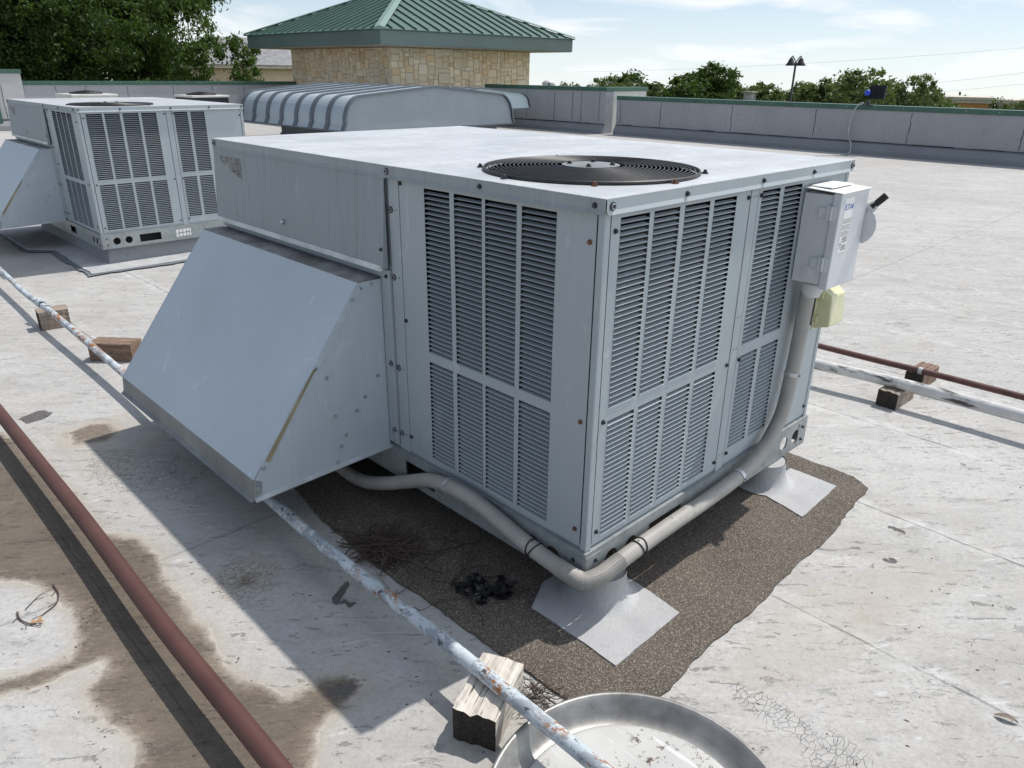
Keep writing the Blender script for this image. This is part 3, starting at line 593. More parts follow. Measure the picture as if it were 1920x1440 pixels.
n1=s.noise(.7,6,.6); n2_=s.noise(6,6,.62); streak=s.noise(1.6,8,.70,s.rmap(52,(.8,3.6,1)),.9); streak2=s.noise(2.6,8,.74,s.rmap(38,(.7,5.5,1),(7,0,0)),.8)
col=s.mix(s.ramp(n1,.3,.7),(.45,.441,.422),(.535,.526,.508))
col=s.mix(s.mth('MULTIPLY',s.ramp(streak,.44,.66),.50),col,(.33,.322,.308))
col=s.mix(s.mth('MULTIPLY',s.ramp(streak2,.52,.70),.38),col,(.30,.292,.278))
col=s.mix(s.mth('MULTIPLY',s.ramp(s.noise(52,6,.8),.47,.60),.34),col,(.25,.245,.235)); col=s.mix(s.mth('MULTIPLY',s.ramp(s.noise(.35,5,.6,s.map((1,1,1),(4,2,0))),.45,.65),.35),col,(.33,.31,.28))
col=s.mix(s.mth('MULTIPLY',s.ramp(n2_,.52,.74),.35),col,(.53,.53,.525))
# flaking nicks in the coating, elongated
nick=s.ramp(s.noise(11,6,.74,s.rmap(44,(.8,2.6,1),(3,1,0)),.6),.60,.615); nickm=s.ramp(s.noise(1.3,5,.65),.50,.60)
col=s.mix(s.mth('MULTIPLY',s.mth('MULTIPLY',nick,nickm),.65),col,(.13,.125,.12))
pale=s.ramp(s.noise(7,6,.74,s.rmap(36,(.6,4.2,1),(1,6,0)),.6),.61,.66); col=s.mix(s.mth('MULTIPLY',pale,.6),col,(.64,.64,.64))
fl=s.ramp(s.noise(24,6,.78,s.rmap(40,(.7,2.2,1),(5,3,0)),.4),.585,.60); flm=s.ramp(s.noise(.9,6,.7,s.map((1,1,1),(9,1,0))),.47,.58); col=s.mix(s.mth('MULTIPLY',s.mth('MULTIPLY',fl,flm),.55),col,(.19,.185,.18))
hair=s.n('ShaderNodeTexNoise'); hair.noise_type='RIDGED_MULTIFRACTAL'; hair.inputs['Scale'].default_value=5.5; hair.inputs['Detail'].default_value=5; s.l(s.rmap(38,(.8,1.9,1),(1,1,0)),hair.inputs['Vector'])
hl=s.mth('MULTIPLY',s.ramp(hair.outputs[0],.90,1.0),s.ramp(s.noise(1.6,4,.6,s.map((1,1,1),(3,8,0))),.50,.60)); col=s.mix(s.mth('MULTIPLY',hl,.22),col,(.20,.195,.19))
big=s.noise(.55,7,.66,s.map((1,1,1),(2,9,0)),.4); col=s.mix(s.mth('MULTIPLY',s.ramp(big,.50,.66),.28),col,(.34,.33,.315)); col=s.mix(s.mth('MULTIPLY',s.ramp(s.noise(3.4,7,.72,s.map((1,1,1),(8,2,0)),.5),.53,.66),.35),col,(.30,.29,.275))
# sheet seams every 0.915 m
sp=s.n('ShaderNodeSeparateXYZ'); s.l(s.co(),sp.inputs[0])
wob=s.mth('MULTIPLY',s.mth('SUBTRACT',s.noise(1.7,3),.5),.05)
def seam(src,period,off,w,wb=wob):
    x=s.mth('ADD',s.mth('ADD',src,wb),off); fr=s.mth('FRACT',s.mth('DIVIDE',x,period)); return s.mth('MULTIPLY',s.mth('ABSOLUTE',s.mth('SUBTRACT',fr,.5)),period)
dm=seam(sp.outputs[0],.82,-.155,0)
sm=s.ramp(dm,.0025,.008,(1,1,1,1),(0,0,0,1)); sm=s.mth('MULTIPLY',sm,s.ramp(s.noise(4,4,.7),.38,.60)); col=s.mix(s.mth('MULTIPLY',sm,.75),col,(.16,.155,.15))
band=s.ramp(dm,.03,.075,(1,1,1,1),(0,0,0,1)); col=s.mix(s.mth('MULTIPLY',s.mth('MULTIPLY',band,s.ramp(s.noise(14,5,.7),.45,.62)),.35),col,(.70,.70,.69))
dn=seam(sp.outputs[1],6.3,1.9,0); s2=s.ramp(dn,.003,.010,(1,1,1,1),(0,0,0,1)); col=s.mix(s.mth('MULTIPLY',s2,.5),col,(.2,.2,.195))
# tan water marks
tnn=s.mth('ADD',tn_,s.mth('MULTIPLY',s.mth('SUBTRACT',s.noise(9,5,.65),.5),.35)); tf=s.ramp(tnn,.40,.62); col=s.mix(s.mth('MULTIPLY',tf,.38),col,(.42,.38,.32))
te=s.mth('MULTIPLY',s.ramp(tnn,.46,.50),s.ramp(tnn,.50,.56,(1,1,1,1),(0,0,0,1))); col=s.mix(s.mth('MULTIPLY',te,.35),col,(.36,.32,.27))
# silt stain
jit=s.mth('ADD',s.mth('MULTIPLY',s.mth('SUBTRACT',s.noise(11,9,.78,None,.5),.5),.75),s.mth('MULTIPLY',s.mth('SUBTRACT',s.noise(2.4,4,.6,s.map((1,1,1),(5,5,0))),.5),.55)); bn=s.mth('ADD',st_,jit)
rim=s.ramp(bn,.02,.46); col=s.mix(s.mth('MULTIPLY',rim,.65),col,(.40,.345,.275))
crust=s.mth('MULTIPLY',s.mth('MULTIPLY',s.ramp(bn,.38,.44),s.ramp(bn,.44,.50,(1,1,1,1),(0,0,0,1))),s.ramp(s.noise(5,4,.7),.48,.56)); col=s.mix(s.mth('MULTIPLY',crust,.35),col,(.68,.65,.60))
sil=s.mix(s.ramp(s.noise(2.6,6,.65),.32,.68),(.135,.112,.088),(.235,.195,.155)); sil=s.mix(s.mth('MULTIPLY',s.ramp(s.noise(4,6,.7,s.rmap(36,(.9,3.4,1),(0,2,0))),.50,.66),.75),sil,(.085,.075,.066))
sil=s.mix(s.mth('MULTIPLY',s.ramp(s.noise(30,6,.8,s.rmap(36,(.8,2.4,1))),.50,.60),.55),sil,(.30,.26,.21)); sil=s.mix(s.mth('MULTIPLY',s.ramp(s.noise(42,6,.8,s.rmap(40,(.7,2.8,1),(3,3,0))),.58,.63),.8),sil,(.055,.048,.042)); sil=s.mix(s.mth('MULTIPLY',s.ramp(s.noise(80,4,.7),.62,.68),.5),sil,(.42,.38,.33)); col=s.mix(s.ramp(bn,.42,.66),col,sil); col=s.mix(s.mth('MULTIPLY',s.ramp(bn,.72,1.0),.55),col,(.115,.095,.075))
# exposed asphalt
dj=s.mth('ADD',dk_,s.mth('MULTIPLY',s.mth('SUBTRACT',s.noise(30,6,.8),.5),.7)); col=s.mix(s.ramp(dj,.46,.54),col,s.mix(s.noise(70,3),(.05,.048,.046),(.20,.19,.18)))
# alligator cracks
w3=s.n('ShaderNodeVectorMath',operation='ADD'); nz=s.n('ShaderNodeTexNoise'); nz.inputs['Scale'].default_value=14; s.l(s.co(),nz.inputs['Vector']); sc3=s.n('ShaderNodeVectorMath',operation='SCALE'); sc3.inputs['Scale'].default_value=.05; s.l(nz.outputs['Color'],sc3.inputs[0]); s.l(s.co(),w3.inputs[0]); s.l(sc3.outputs[0],w3.inputs[1])
cv_=s.vor(34,s.map((1,1.7,1),(0,0,0),(0,0,R(30)),w3.outputs[0]),'DISTANCE_TO_EDGE'); cl_=s.ramp(cv_,.008,.035,(1,1,1,1),(0,0,0,1)); cm=s.mth('MULTIPLY',cl_,s.ramp(s.mth('ADD',ck_,s.mth('MULTIPLY',s.mth('SUBTRACT',s.noise(7,4),.5),.8)),.42,.7)); col=s.mix(s.mth('MULTIPLY',s.mth('MULTIPLY',cm,s.ramp(s.noise(9,5,.75),.48,.66)),.22),col,(.08,.075,.07))
hsum=s.mth('SUBTRACT',s.mth('ADD',s.mth('ADD',s.mth('MULTIPLY',s.noise(110,4,.7),.25),s.mth('MULTIPLY',s.noise(38,5,.75,s.rmap(40,(.8,1.7,1))),.55)),s.mth('MULTIPLY',n2_,.6)),s.mth('ADD',s.mth('ADD',cm,s.mth('MULTIPLY',sm,.8)),s.mth('MULTIPLY',nick,.4)))
s.set(col,.82,0,s.bump(hsum,.8,.008),.25); me.materials.append(s.m)
deck=bpy.data.objects.new('roof_deck',me); COL.objects.link(deck); structure(deck)
# granular patch and flashed pedestals
patch=edgepoly([(-.27,1.33),(-.31,1.01),(-.325,.70),(-.307,.446),(-.305,.229),(-.297,.044),(-.289,-.150),(-.265,-.345),(-.065,-.367),(.107,-.352),(.391,-.360),(.704,-.349),(.935,-.348),(1.281,-.321),(1.52,-.305),(1.575,-.217),(1.574,.081),(1.57,2.5),(-.20,2.5),(-.22,1.7)],.022,.0042,7)
structure(sheet('granular_roof_patch',patch,.001,.0075,'granule'))
ped0=None
for i,(x,y,pd,lb_) in enumerate([(.14,.04,[(-.225,.105),(-.228,-.250),(.110,-.245),(.132,-.05),(.13,.16),(-.10,.17)],'round white-coated post with square flashing pad under the near corner of the large unit'),
        (1.245,.04,[(-.092,.01),(-.155,-.255),(.185,-.245),(.185,.05),(.12,.14),(-.05,.15)],'round white-coated post with flashing pad under the right corner of the large unit'),
        (.14,2.2,[(-.16,.1),(-.16,-.2),(.16,-.2),(.16,.1)],'white-coated support post hidden under the far left corner of the large unit'),(1.3,2.2,[(-.16,.1),(-.16,-.2),(.16,-.2),(.16,.1)],'white-coated support post under the far right corner of the large unit')]):
    t=thing('support_post',lb_,'support post',(x,y,.008),0,'posts carrying the large unit')
    sheet('flashing_pad',edgepoly(pd,.03,.0022,20+i),.0008,.0042,'flash',t)
    b=MB(); b.lathe((0,0,.004),[(.135,0),(.122,.004),(.108,.012),(.097,.026),(.089,.050),(.085,.075),(.084,.1065)],28,caps=False); b.lathe((0,0,.1055),[(.08,0),(.0795,.0015)],28); b.build('post','flash',t,smooth=True,auto=50)
b=MB(); rr=random.Random(31); from_=[]
for k in range(170):
    px,py=rr.uniform(0,1920),rr.uniform(860,1440); x,y=gp(px,py)
    if -.33<x<1.62 and -.40<y<2.6: continue
    if (x+.47)**2+(y+.575)**2<.14: continue
    a=rr.uniform(0,6.28); q=rr.uniform(.0010,.0032); l=q*rr.uniform(1,3.2); z=.001; d=Vector((math.cos(a),math.sin(a),0)); e=Vector((-d.y,d.x,0)); c=Vector((x,y,z))
    n_=5; ring_=[c+d*math.cos(i*6.283/n_)*l*rr.uniform(.7,1.1)+e*math.sin(i*6.283/n_)*q*rr.uniform(.7,1.1) for i in range(n_)]; top=c+Vector((0,0,q*.8))
    for i in range(n_): b.poly([ring_[i],ring_[(i+1)%n_],top])
o=b.build('roof_grit','grit'); tag(o,'scattered dark grit and bits of bark lying on the coated roof','grit',kind='stuff')
# guessed duct curb added under the big unit to block see-through light
b=MB(); b.box(.35,1.2,.55,2.0,.009,.119); tag(b.build('roof_curb','base_flash',None,bevel=.01,loc=(.8,1.3,.009)),'guessed duct curb added under the middle of the large unit to block light','roof curb')
# ================================================================= pipes
def pipe(name,label,pts,r,mat,extra=None,n=16):
    o=Vector(pts[0]); t=thing(name,label,'pipe',tuple(o)); b=MB(); b.tube([Vector(p)-o for p in bez(pts,6)],r,n); b.build('pipe_run',mat,t,smooth=True); return t,o
t,o=pipe('white_pipe','peeling white-painted pipe with rust spots running under the hood of the large unit',[(-.49,-3.2,.132),(-.481,-1.6,.132),(-.478,-.45,.132),(-.474,0,.130),(-.474,.4,.126),(-.474,.8,.122),(-.458,1.3,.118),(-.432,2.1,.112),(-.41,3.0,.105),(-.38,4.4,.098),(-.36,5.2,.06),(-.33,6.1,.06),(-.28,8,.06),(-.2,12,.06)],.021,'pipe_white')
for y,w in ((4.72,.10),(4.56,.03)):
    ring(t,Vector((-.375+.012*(4.5-y),y,.096))-o,(.05,-1,0),.0215,w,'pipe_white','coupling',.006)
t,o=pipe('red_pipe','dark red-brown painted pipe crossing the lower left of the roof',[(-1.02,-3.5,.1),(-1.015,-1,.1),(-1.013,.14,.1),(-1.02,.78,.1),(-1.012,1.6,.1),(-1.016,2.8,.1),(-1.02,4.5,.1)],.0275,'pipe_red')
t,o=pipe('dirty_white_pipe','dirty white pipe with black mildew strapped to a block at the right',[(2.56,-3,.125),(2.555,-1.5,.125),(2.553,-.6,.124),(2.538,-.02,.124),(2.49,.42,.122),(2.46,1.2,.12),(2.44,3,.12),(2.4,9,.06)],.030,'pipe_dirty')
rg=ring(t,Vector((2.539,-.02,.124))-o,(-.05,1,0),.0303,.024,'strap','pipe_strap',.0025)
t,o=pipe('brown_pipe','thin brown pipe strapped to the farther timber block at the right',[(2.87,-3,.110),(2.862,-.6,.110),(2.855,-.05,.111),(2.842,.53,.108),(2.83,3,.1),(2.8,9,.06)],.0175,'pipe_brown')
ring(t,Vector((2.855,-.04,.111))-o,(0,1,0),.0178,.022,'strap','pipe_strap',.0025)
# ================================================================= timber blocks
def block(label,c,rz,L,W,Hh,mats,split=False,seed=0):
    """one solid block, long axis local X, irregular faces, dark end grain"""
    rr=random.Random(seed); b=MB(); nx=14; ny=7
    z0=float(roofz(c[0],c[1]))
    def top(i,j):
        x=-L/2+L*i/nx; y=-W/2+W*j/ny; groove=(.004 if j in (2,5) else 0)+(.010 if split and j==4 and i<9 else 0)
        return (x+(rr.uniform(-.004,.004) if i in (0,nx) else 0),y+(rr.uniform(-.002,.002) if j in (0,ny) else 0),Hh-groove+rr.uniform(-.0012,.0012)-(.004 if j in (0,ny) else 0))
    T=[[top(i,j) for j in range(ny+1)] for i in range(nx+1)]; base=len(b.v)
    for r_ in T: b.v+=r_
    id_=lambda i,j:base+i*(ny+1)+j
    for i in range(nx):
        for j in range(ny): b.f.append((id_(i,j),id_(i+1,j),id_(i+1,j+1),id_(i,j+1))); b.mi.append(0)
    def wallf(seq,mi):
        for (a,c2) in zip(seq[:-1],seq[1:]):
            pa,pc=b.v[a],b.v[c2]; k=len(b.v); b.v+=[(pa[0]*1.0,pa[1]*1.0,0.001),(pc[0],pc[1],0.001)]; b.f.append((k,k+1,c2,a)); b.mi.append(mi)
    wallf([id_(i,0) for i in range(nx+1)],0); wallf([id_(nx-i,ny) for i in range(nx+1)],0)
    wallf([id_(nx,j) for j in range(ny+1)],1); wallf([id_(0,ny-j) for j in range(ny+1)],1)
    o=b.build('timber_block',mats); o.location=(c[0],c[1],z0); o.rotation_euler=(0,0,rz)
    return tag(o,label,'wood block',group='timber pipe supports')
block('split sun-bleached timber block under the peeling pipe in the foreground',(-.475,-.075),R(26),.215,.125,.108,['wood_pale','wood_end'],True,1)
block('small dark-ended timber block carrying the pipe at the far left',(-.352,4.535),R(-6),.185,.135,.133,['wood_grey','wood_end'],False,2)
block('long brown timber offcut lying beside the hood',(-.265,3.53),R(-48),.27,.125,.115,['wood_brown','wood_brown'],False,3)
block('dark timber block under the dirty white pipe at the right',(2.575,-.022),R(-2),.235,.105,.094,['wood_grey','wood_end'],False,4)
block('timber block under the thin brown pipe, behind the nearer right-hand block',(2.965,-.018),R(-2),.23,.1,.0925,['wood_brown','wood_end'],False,5)
# ================================================================= round pan
pn=thing('round_pan','round shallow steel pan with a wide rim at the bottom edge of the picture','pan',(-.472,-.575,0))
b=MB(); b.lathe((0,0,.003),[(.310,0),(.342,.008),(.353,.070),(.358,.080),(.354,.086),(.346,.083),(.338,.072),(.320,.046),(.304,.034),(.292,.031)],96,caps=False); b.build('rim','pan_rim',pn,smooth=True)
b=MB(); b.lathe((0,0,.003),[(.293,.031),(.288,.0345),(.281,.0335),(.15,.031),(.02,.030)],96); b.build('pan_floor','pan',pn,smooth=True)
# ================================================================= debris
def twigs(name,c,sx,sy,n,seed,z=.012,L=(.05,.16),rad=.0009,hump=.03):
    rr=random.Random(seed); b=MB()
    for k in range(n):
        x=rr.gauss(0,sx*.4); y=rr.gauss(0,sy*.4); h=max(0,hump*math.exp(-(x/sx)**2*2-(y/sy)**2*2))*rr.random(); a=rr.uniform(0,6.28); l=rr.uniform(*L); p=[]; zz_=z+h
        for i in range(6):
            p.append((x,y,max(z,zz_))); a+=rr.uniform(-.5,.5); x+=math.cos(a)*l/6; y+=math.sin(a)*l/6; zz_+=rr.uniform(-.006,.006)
        b.tube(p,rad*rr.uniform(.6,1.7),4)
    o=b.build(name,'twig'); o.location=(*c,0); return o
tag(twigs('dry_twigs',(-.245,.745),.09,.12,340,4,rad=.0015),'tangle of dry reddish twigs on the brown patch beside the peeling pipe','twigs',kind='stuff')
tag(twigs('dry_twigs',(-.17,.50),.16,.22,26,5,L=(.10,.30),rad=.0012,hump=.01),'thin stray twigs scattered between the twig tangle and the black plastic','twigs',kind='stuff')
tag(twigs('dry_twigs',(-.345,-.135),.035,.06,80,6,L=(.03,.10)),'small wad of dry stalks between the foreground block and the pan','twigs',kind='stuff')
def twig(pix,label,r=.003):
    o=Vector((*gp(*pix[0]),0)); b=MB(); P=[Vector((*gp(*p),.005))-o for p in pix]; q=bez(P,5); b.tube(q,[r*(1-.6*i/len(q)) for i in range(len(q))],6)
    for k in range(3,len(q)-2,6): d=(q[k+1]-q[k]).normalized(); e=Vector((-d.y,d.x,.1)); b.tube([q[k],q[k]+d*.02+e*.02*(-1)**k],.001,4)
    return tag(b.build('twig','twig',loc=None),label,'twig',group='fallen twigs'),o
for pix,lb_,r in (([(100,1098),(110,1115),(105,1135),(80,1155),(72,1165)],'forked curved twig with a dry leaf at the lower left of the roof',.0030),([(33,1150),(38,1163),(55,1172),(78,1176)],'short bowed twig at the far lower left, below the forked one',.0030),([(48,1145),(75,1118),(100,1106)],'thin straight twig leaning across the forked one',.0015),([(995,1105),(975,1120),(950,1132),(925,1135)],'pale brown stick beside the black plastic',.0028),([(865,1128),(820,1135),(780,1150),(740,1120),(700,1070)],'long looping stem between the pipe and the black plastic',.0014)):
    o,loc=twig(pix,lb_,r); o.location=loc+Vector((0,0,.006 if lb_[0] in 'pl' else 0))
b=MB(); rr=random.Random(9); cc=Vector((*gp(72,1168),.004))
for k in range(4):
    a=rr.uniform(0,6.28); d=Vector((math.cos(a),math.sin(a),.3)); e=Vector((-d.y,d.x,.2)); b.poly([(0,0,0),tuple(d*.012+e*.006),tuple(d*.024),tuple(d*.012-e*.006)])
o=b.build('dry_leaf','leaf_dry'); o.location=cc; tag(o,'small curled dry leaf on the end of the forked twig','leaf')
b=MB(); pts_=[(-.03,0,0),(-.015,.008,.008),(0,.010,.012),(.018,.007,.009),(.034,0,0)]
for i in range(4): (x0,w0,z0),(x1,w1,z1)=pts_[i],pts_[i+1]; b.poly([(x0,-w0,z0),(x1,-w1,z1),(x1,0,z1*.5),(x0,0,z0*.5)]); b.poly([(x0,0,z0*.5),(x1,0,z1*.5),(x1,w1,z1),(x0,w0,z0)])
o=b.build('dry_leaf','wood_grey'); o.location=(*gp(1885,1350),.004); o.rotation_euler=(0,0,R(-75)); tag(o,'curled grey dead leaf alone on the white roof near the right edge','leaf')
b=MB(); rr=random.Random(21)
for k in range(20):
    p=Vector((rr.gauss(0,.026),rr.gauss(0,.026),rr.uniform(.006,.022))); d=Vector((rr.gauss(0,1),rr.gauss(0,1),rr.gauss(0,.4))).normalized(); w=rr.uniform(.008,.020); prev=None
    for i in range(9):
        n=d.cross(Vector((rr.gauss(0,.5),rr.gauss(0,.5),1))).normalized()*w*rr.uniform(.6,1.1); cur=(p-n,p+n)
        if prev: b.poly([prev[0],prev[1],cur[1],cur[0]])
        prev=cur; p=p+d*.010; d=(d+Vector((rr.gauss(0,.5),rr.gauss(0,.5),rr.gauss(0,.5)))-p*Vector((1,1,0)).length*Vector((p.x,p.y,0))*6).normalized(); p.z=min(.04,max(.004,p.z))
o=b.build('plastic_scrap','plastic',smooth=False); so=o.modifiers.new('Solid','SOLIDIFY'); so.thickness=.001; o.location=(-.150,.325,.009); tag(o,'crumpled scrap of black plastic film on the brown patch','plastic scrap')
# ================================================================= parapets
def parapet(name,label,p0,p1,h,th,inward,seams,z0=0.0,coping_h=.105,mat='parapet',flash=True,extra0=.03,extra1=.03):
    """wall from p0 to p1 (2D), thickness away from the roof; inward: unit normal towards the roof"""
    p0=Vector((*p0,0)); p1=Vector((*p1,0)); d=(p1-p0); L=d.length; d.normalize(); n=Vector((*inward,0)); t=thing(name,label,'wall',(p0.x,p0.y,z0))
    def bx(b,u0,u1,a0,a1,zb,zt):
        c=[d*u0+n*a0,d*u1+n*a0,d*u1+n*a1,d*u0+n*a1]
        if d.cross(n).z<0: c=c[::-1]
        b.hexa([v+Vector((0,0,zb)) for v in c]+[v+Vector((0,0,zt)) for v in c]); return b
    bx(MB(),0,L,-th,0,-1.0,h-.02).build('wall_face',mat,t)
    co=bx(MB(),-extra0,L+extra1,-th-.03,.025,h-coping_h,h).build('coping','coping',t,bevel=.006)
    b=MB()
    for u in np.arange(.5,L,.62): b.lathe(d*float(u)+n*.026+Vector((0,0,h-coping_h*.5)),[(.009,0),(.009,.006)],8,n)
    b.build('coping_rivets','wire',co)
    rr=random.Random(int(L*10)); b=MB()
    for u in seams:
        k=7; w=.007
        for i in range(k):
            a=.30+(h-.14-.30)*i/k; c=.30+(h-.14-.30)*(i+1)/k; j0=rr.uniform(-.012,.012) if i else 0
            bx(b,u+j0-w*rr.uniform(.5,1.2),u+j0+w*rr.uniform(.5,1.2),0,.004,a,c)
    if b.v: b.build('seam','tar',t)
    if flash:
        b=MB(); c=[n*.0,n*.11,n*.10,n*.012,n*.0]; zz_=[-.02,-.02,.10,.245,.245]
        pr=[d*0+c[i]+Vector((0,0,zz_[i])) for i in range(5)]; 
        if d.cross(n).z<0: pr=pr[::-1]
        b.prism(pr,d*L); b.build('base_flashing','base_flash',t)
        b=MB(); m=int(L/.35)
        for i in range(m):
            u0=L*i/m; u1=L*(i+1)/m; bx(b,u0,u1,.0,.018,.19+rr.uniform(-.005,.005),.262)
        b.build('flashing_lap','lap',t)
        b=MB(); u=0
        while u<L:
            w=rr.uniform(.12,.5); hh=rr.uniform(.004,.016); bx(b,u,min(L,u+w),.0,.021,.262+rr.uniform(-.002,.006),.266+hh*1.1); u+=w
        b.build('tar_line','tar',t)
    return t
wy=lambda y:13.15-y
low=parapet('parapet_wall','long low grey parapet with dark green coping along the right side of the roof',(16.68,13.15),(16.68,-10),1.055,.30,(-1,0),[wy(y) for y in (13.0,11.6,9.39,7.17,5.02,2.86,.7,-1.6)],extra0=.0)
tall=parapet('parapet_wall','taller grey parapet section with green coping between the stone tower and the low right-hand wall',(16.50,18.6),(16.50,13.42),1.28,.35,(-1,0),[1.95,3.15,3.9,4.25,4.95],coping_h=.11)
b=MB(); b.box(16.66,18.7,13.3,13.55,-1,1.16); ret=thing('parapet_return','short pale wall with green coping turning outwards where low and taller parapets meet','wall',(16.7,13.3,0)); b=MB(); b.box(.06,1.75,.13,.38,-1,1.175); b.build('wall_face','white',ret)
b=MB(); b.box(-.17,1.80,.10,.41,1.172,1.281); b.build('coping','coping',ret,bevel=.006)
left=parapet('parapet_wall','grey parapet with green coping across the back of the roof, below the big trees',(13.1,24.95),(4.38,24.95),1.29,.30,(0,-1),[.7,2.1,3.2,4.5,5.9,7.1,7.9],z0=-.03)
pier=parapet('parapet_wall','taller pale parapet piece with green coping at the far left edge',(4.36,24.90),(.8,24.90),1.60,.34,(0,-1),[.55,2.2],z0=-.03,mat='parapet_pale',coping_h=.11)
b=MB(); b.box(-.66,-.58,-.06,0,.03,1.08); 
b=MB(); b.box(-.95,-.70,-.07,.0,.20,1.06); o=b.build('downspout_panel','coping',pier)
# stray light patches on the low wall's flashing
b=MB(); b.poly([(16.558,4.25,.02),(16.558,3.85,.02),(16.572,3.92,.20),(16.572,4.18,.20)]); 
# ================================================================= floodlight on the low wall
fl=thing('floodlight','black finned floodlight with a blue photocell on top of the low right-hand parapet','floodlight',(16.62,5.98,1.055))
b=MB(); b.tube([(0,0,0),(0,0,.10)],.035,10); b.box(-.06,.06,-.10,.10,0,.02); b.build('bracket','screw',fl)
b=MB(); c=Vector((.02,-.16,.27)); u=Vector((.20,-.98,.0)).normalized(); w=Vector((.30,-.42,.84)); w=(w-u*w.dot(u)).normalized(); nn=u.cross(w).normalized(); nn=nn if nn.x<0 else -nn
def ob(b,c,u,w,n,a,e,f,g): # box spanned
    q=[c-u*a-w*e-n*f,c+u*a-w*e-n*f,c+u*a+w*e-n*f,c-u*a+w*e-n*f]; b.hexa(q+[v+n*(f+g) for v in q]); return b
ob(b,c,u,w,nn,.17,.15,.02,.02); hs=b.build('housing','black',fl)
b=MB()
for k in range(9): ob(b,c+u*(-.15+k*.0375),u,w,nn,.006,.14,.0,.07)
b.build('cooling_fins','black',hs)
b=MB(); b.lathe((-.13,.0,.20),[(.045,0),(.06,.03),(.06,.09),(.035,.12)],16); b.build('photocell','blue',fl,smooth=True)
cb=thing('cable','thin grey conduit hanging from the floodlight down the right parapet to the roof','cable',(16.65,6.13,1.05))
pt=[(0,-.05,.04),(-.03,.02,.03),(-.06,.12,-.13),(-.07,.16,-.40),(-.07,.14,-.68),(-.10,.05,-.82),(-.22,-.02,-.98),(-.5,-.06,-1.035),(-1.0,.10,-1.04),(-1.6,.3,-1.04)]
b=MB(); b.tube(bez(pt,6),.013,8); b.build('cable_run','wire',cb,smooth=True)
# ================================================================= ventilator hoods
def barrel(label,x0,x1,y0,y1,zb,ze,zp,nrib,endmat,cx):
    t=thing('ventilator_hood',label,'ventilator',((x0+x1)/2,(y0+y1)/2,0),0,'ribbed roof ventilator hoods'); W=(x1-x0)/2; Lh=(y1-y0)/2
    prof=[(-W,zb)]; k=9
    for i in range(k+1):
        a=i/k*math.pi/2; prof.append((-W+.06+.44*(1-math.cos(a)),zb+.12+(ze-zb-.12)*math.sin(a)))
    prof.append((0,zp)); full=prof+[(-x,z) for x,z in reversed(prof[:-1])]
    b=MB(); n=len(full)
    for i in range(n-1):
        (xa,za),(xb,zb_)=full[i],full[i+1]; b.poly([(xa,-Lh,za),(xa,Lh,za),(xb,Lh,zb_),(xb,-Lh,zb_)][::-1])
    b.build('curved_roof','barrel',t,smooth=True,auto=25)
    for i in range(nrib+1):
        y=-Lh+2*Lh*i/nrib; w=.07; b=MB(); 
        def off(j,d):
            a=full[max(j-1,0)]; c=full[min(j+1,n-1)]; tx,tz=c[0]-a[0],c[1]-a[1]; l=math.hypot(tx,tz); return (full[j][0]-tz/l*d,full[j][1]+tx/l*d)
        O1=[off(j,.035) for j in range(n)]; O0=[off(j,-.002) for j in range(n)]
        for j in range(n-1):
            a,c=O1[j],O1[j+1]; a0,c0=O0[j],O0[j+1]
            b.poly([(a[0],y-w,a[1]),(c[0],y-w,c[1]),(c[0],y+w,c[1]),(a[0],y+w,a[1])]); b.poly([(a0[0],y-w,a0[1]),(c0[0],y-w,c0[1]),(c[0],y-w,c[1]),(a[0],y-w,a[1])]); b.poly([(a[0],y+w,a[1]),(c[0],y+w,c[1]),(c0[0],y+w,c0[1]),(a0[0],y+w,a0[1])])
        b.build('rib','barrel_rib',t)
    for y in (-Lh-.012,Lh+.002):
        b=MB(); b.prism([(x,y,z) for x,z in full],(0,.010,0)); b.build('end_panel',endmat,t)
    b=MB(); b.box(-W-.01,-W+.03,-Lh,Lh,zb-.03,zb); b.box(W-.03,W+.01,-Lh,Lh,zb-.03,zb); b.box(-W,W,-Lh-.02,-Lh+.02,zb-.03,zb-.001); b.build('bottom_rim','barrel_rib',t)
    b=MB(); b.box(-W+.75,W-.75,-Lh+.7,Lh-.7,-.05,zb+.02); b.box(-W+.72,W-.72,-Lh+.67,Lh-.67,-.06,.12); b.build('curb','base_flash',t)
    return t
barrel('big ribbed aluminium ventilator hood with a plain end panel behind the large unit',7.72,12.85,13.55,18.45,.42,1.12,1.305,7,'barrel_end',10)
barrel('second ventilator hood with a paler end panel half hidden behind the big one',11.6,15.55,15.6,19.4,.66,1.09,1.215,7,'barrel_pale',13)
# ================================================================= small condensers at the back left
def condenser(label,x,y,w,h,coilmat):
    t=thing('condenser_unit',label,'air conditioner',(x,y,-.06),R(4),'small condensers by the back wall'); 
    b=MB(); b.box(-w/2,w/2,-w/2,w/2,.08,h-.05); b.build('cabinet',coilmat,t,bevel=.01)
    b=MB(); b.box(-w/2-.02,w/2+.02,-w/2-.02,w/2+.02,h-.05,h); b.build('lid','white',t,bevel=.01)
    b=MB()
    for k in range(7): r=.06+k*.045; b.tube([(r*math.cos(a),r*math.sin(a),h+.07-.05*(r/.36)**2) for a in [2*math.pi*i/28 for i in range(28)]],.005,4,True)
    for k in range(6): a=k*math.pi/3; b.tube([(.05*math.cos(a),.05*math.sin(a),h+.072),(.36*math.cos(a),.36*math.sin(a),h+.015)],.007,5)
    b.lathe((0,0,h),[(.36,0),(.37,.02),(.36,.035)],28,caps=False); b.build('fan_guard','black',t)
    b=MB(); b.box(-w/2+.03,w/2-.03,-w/2+.03,w/2-.03,0,.08); b.build('feet','base_flash',t); return t
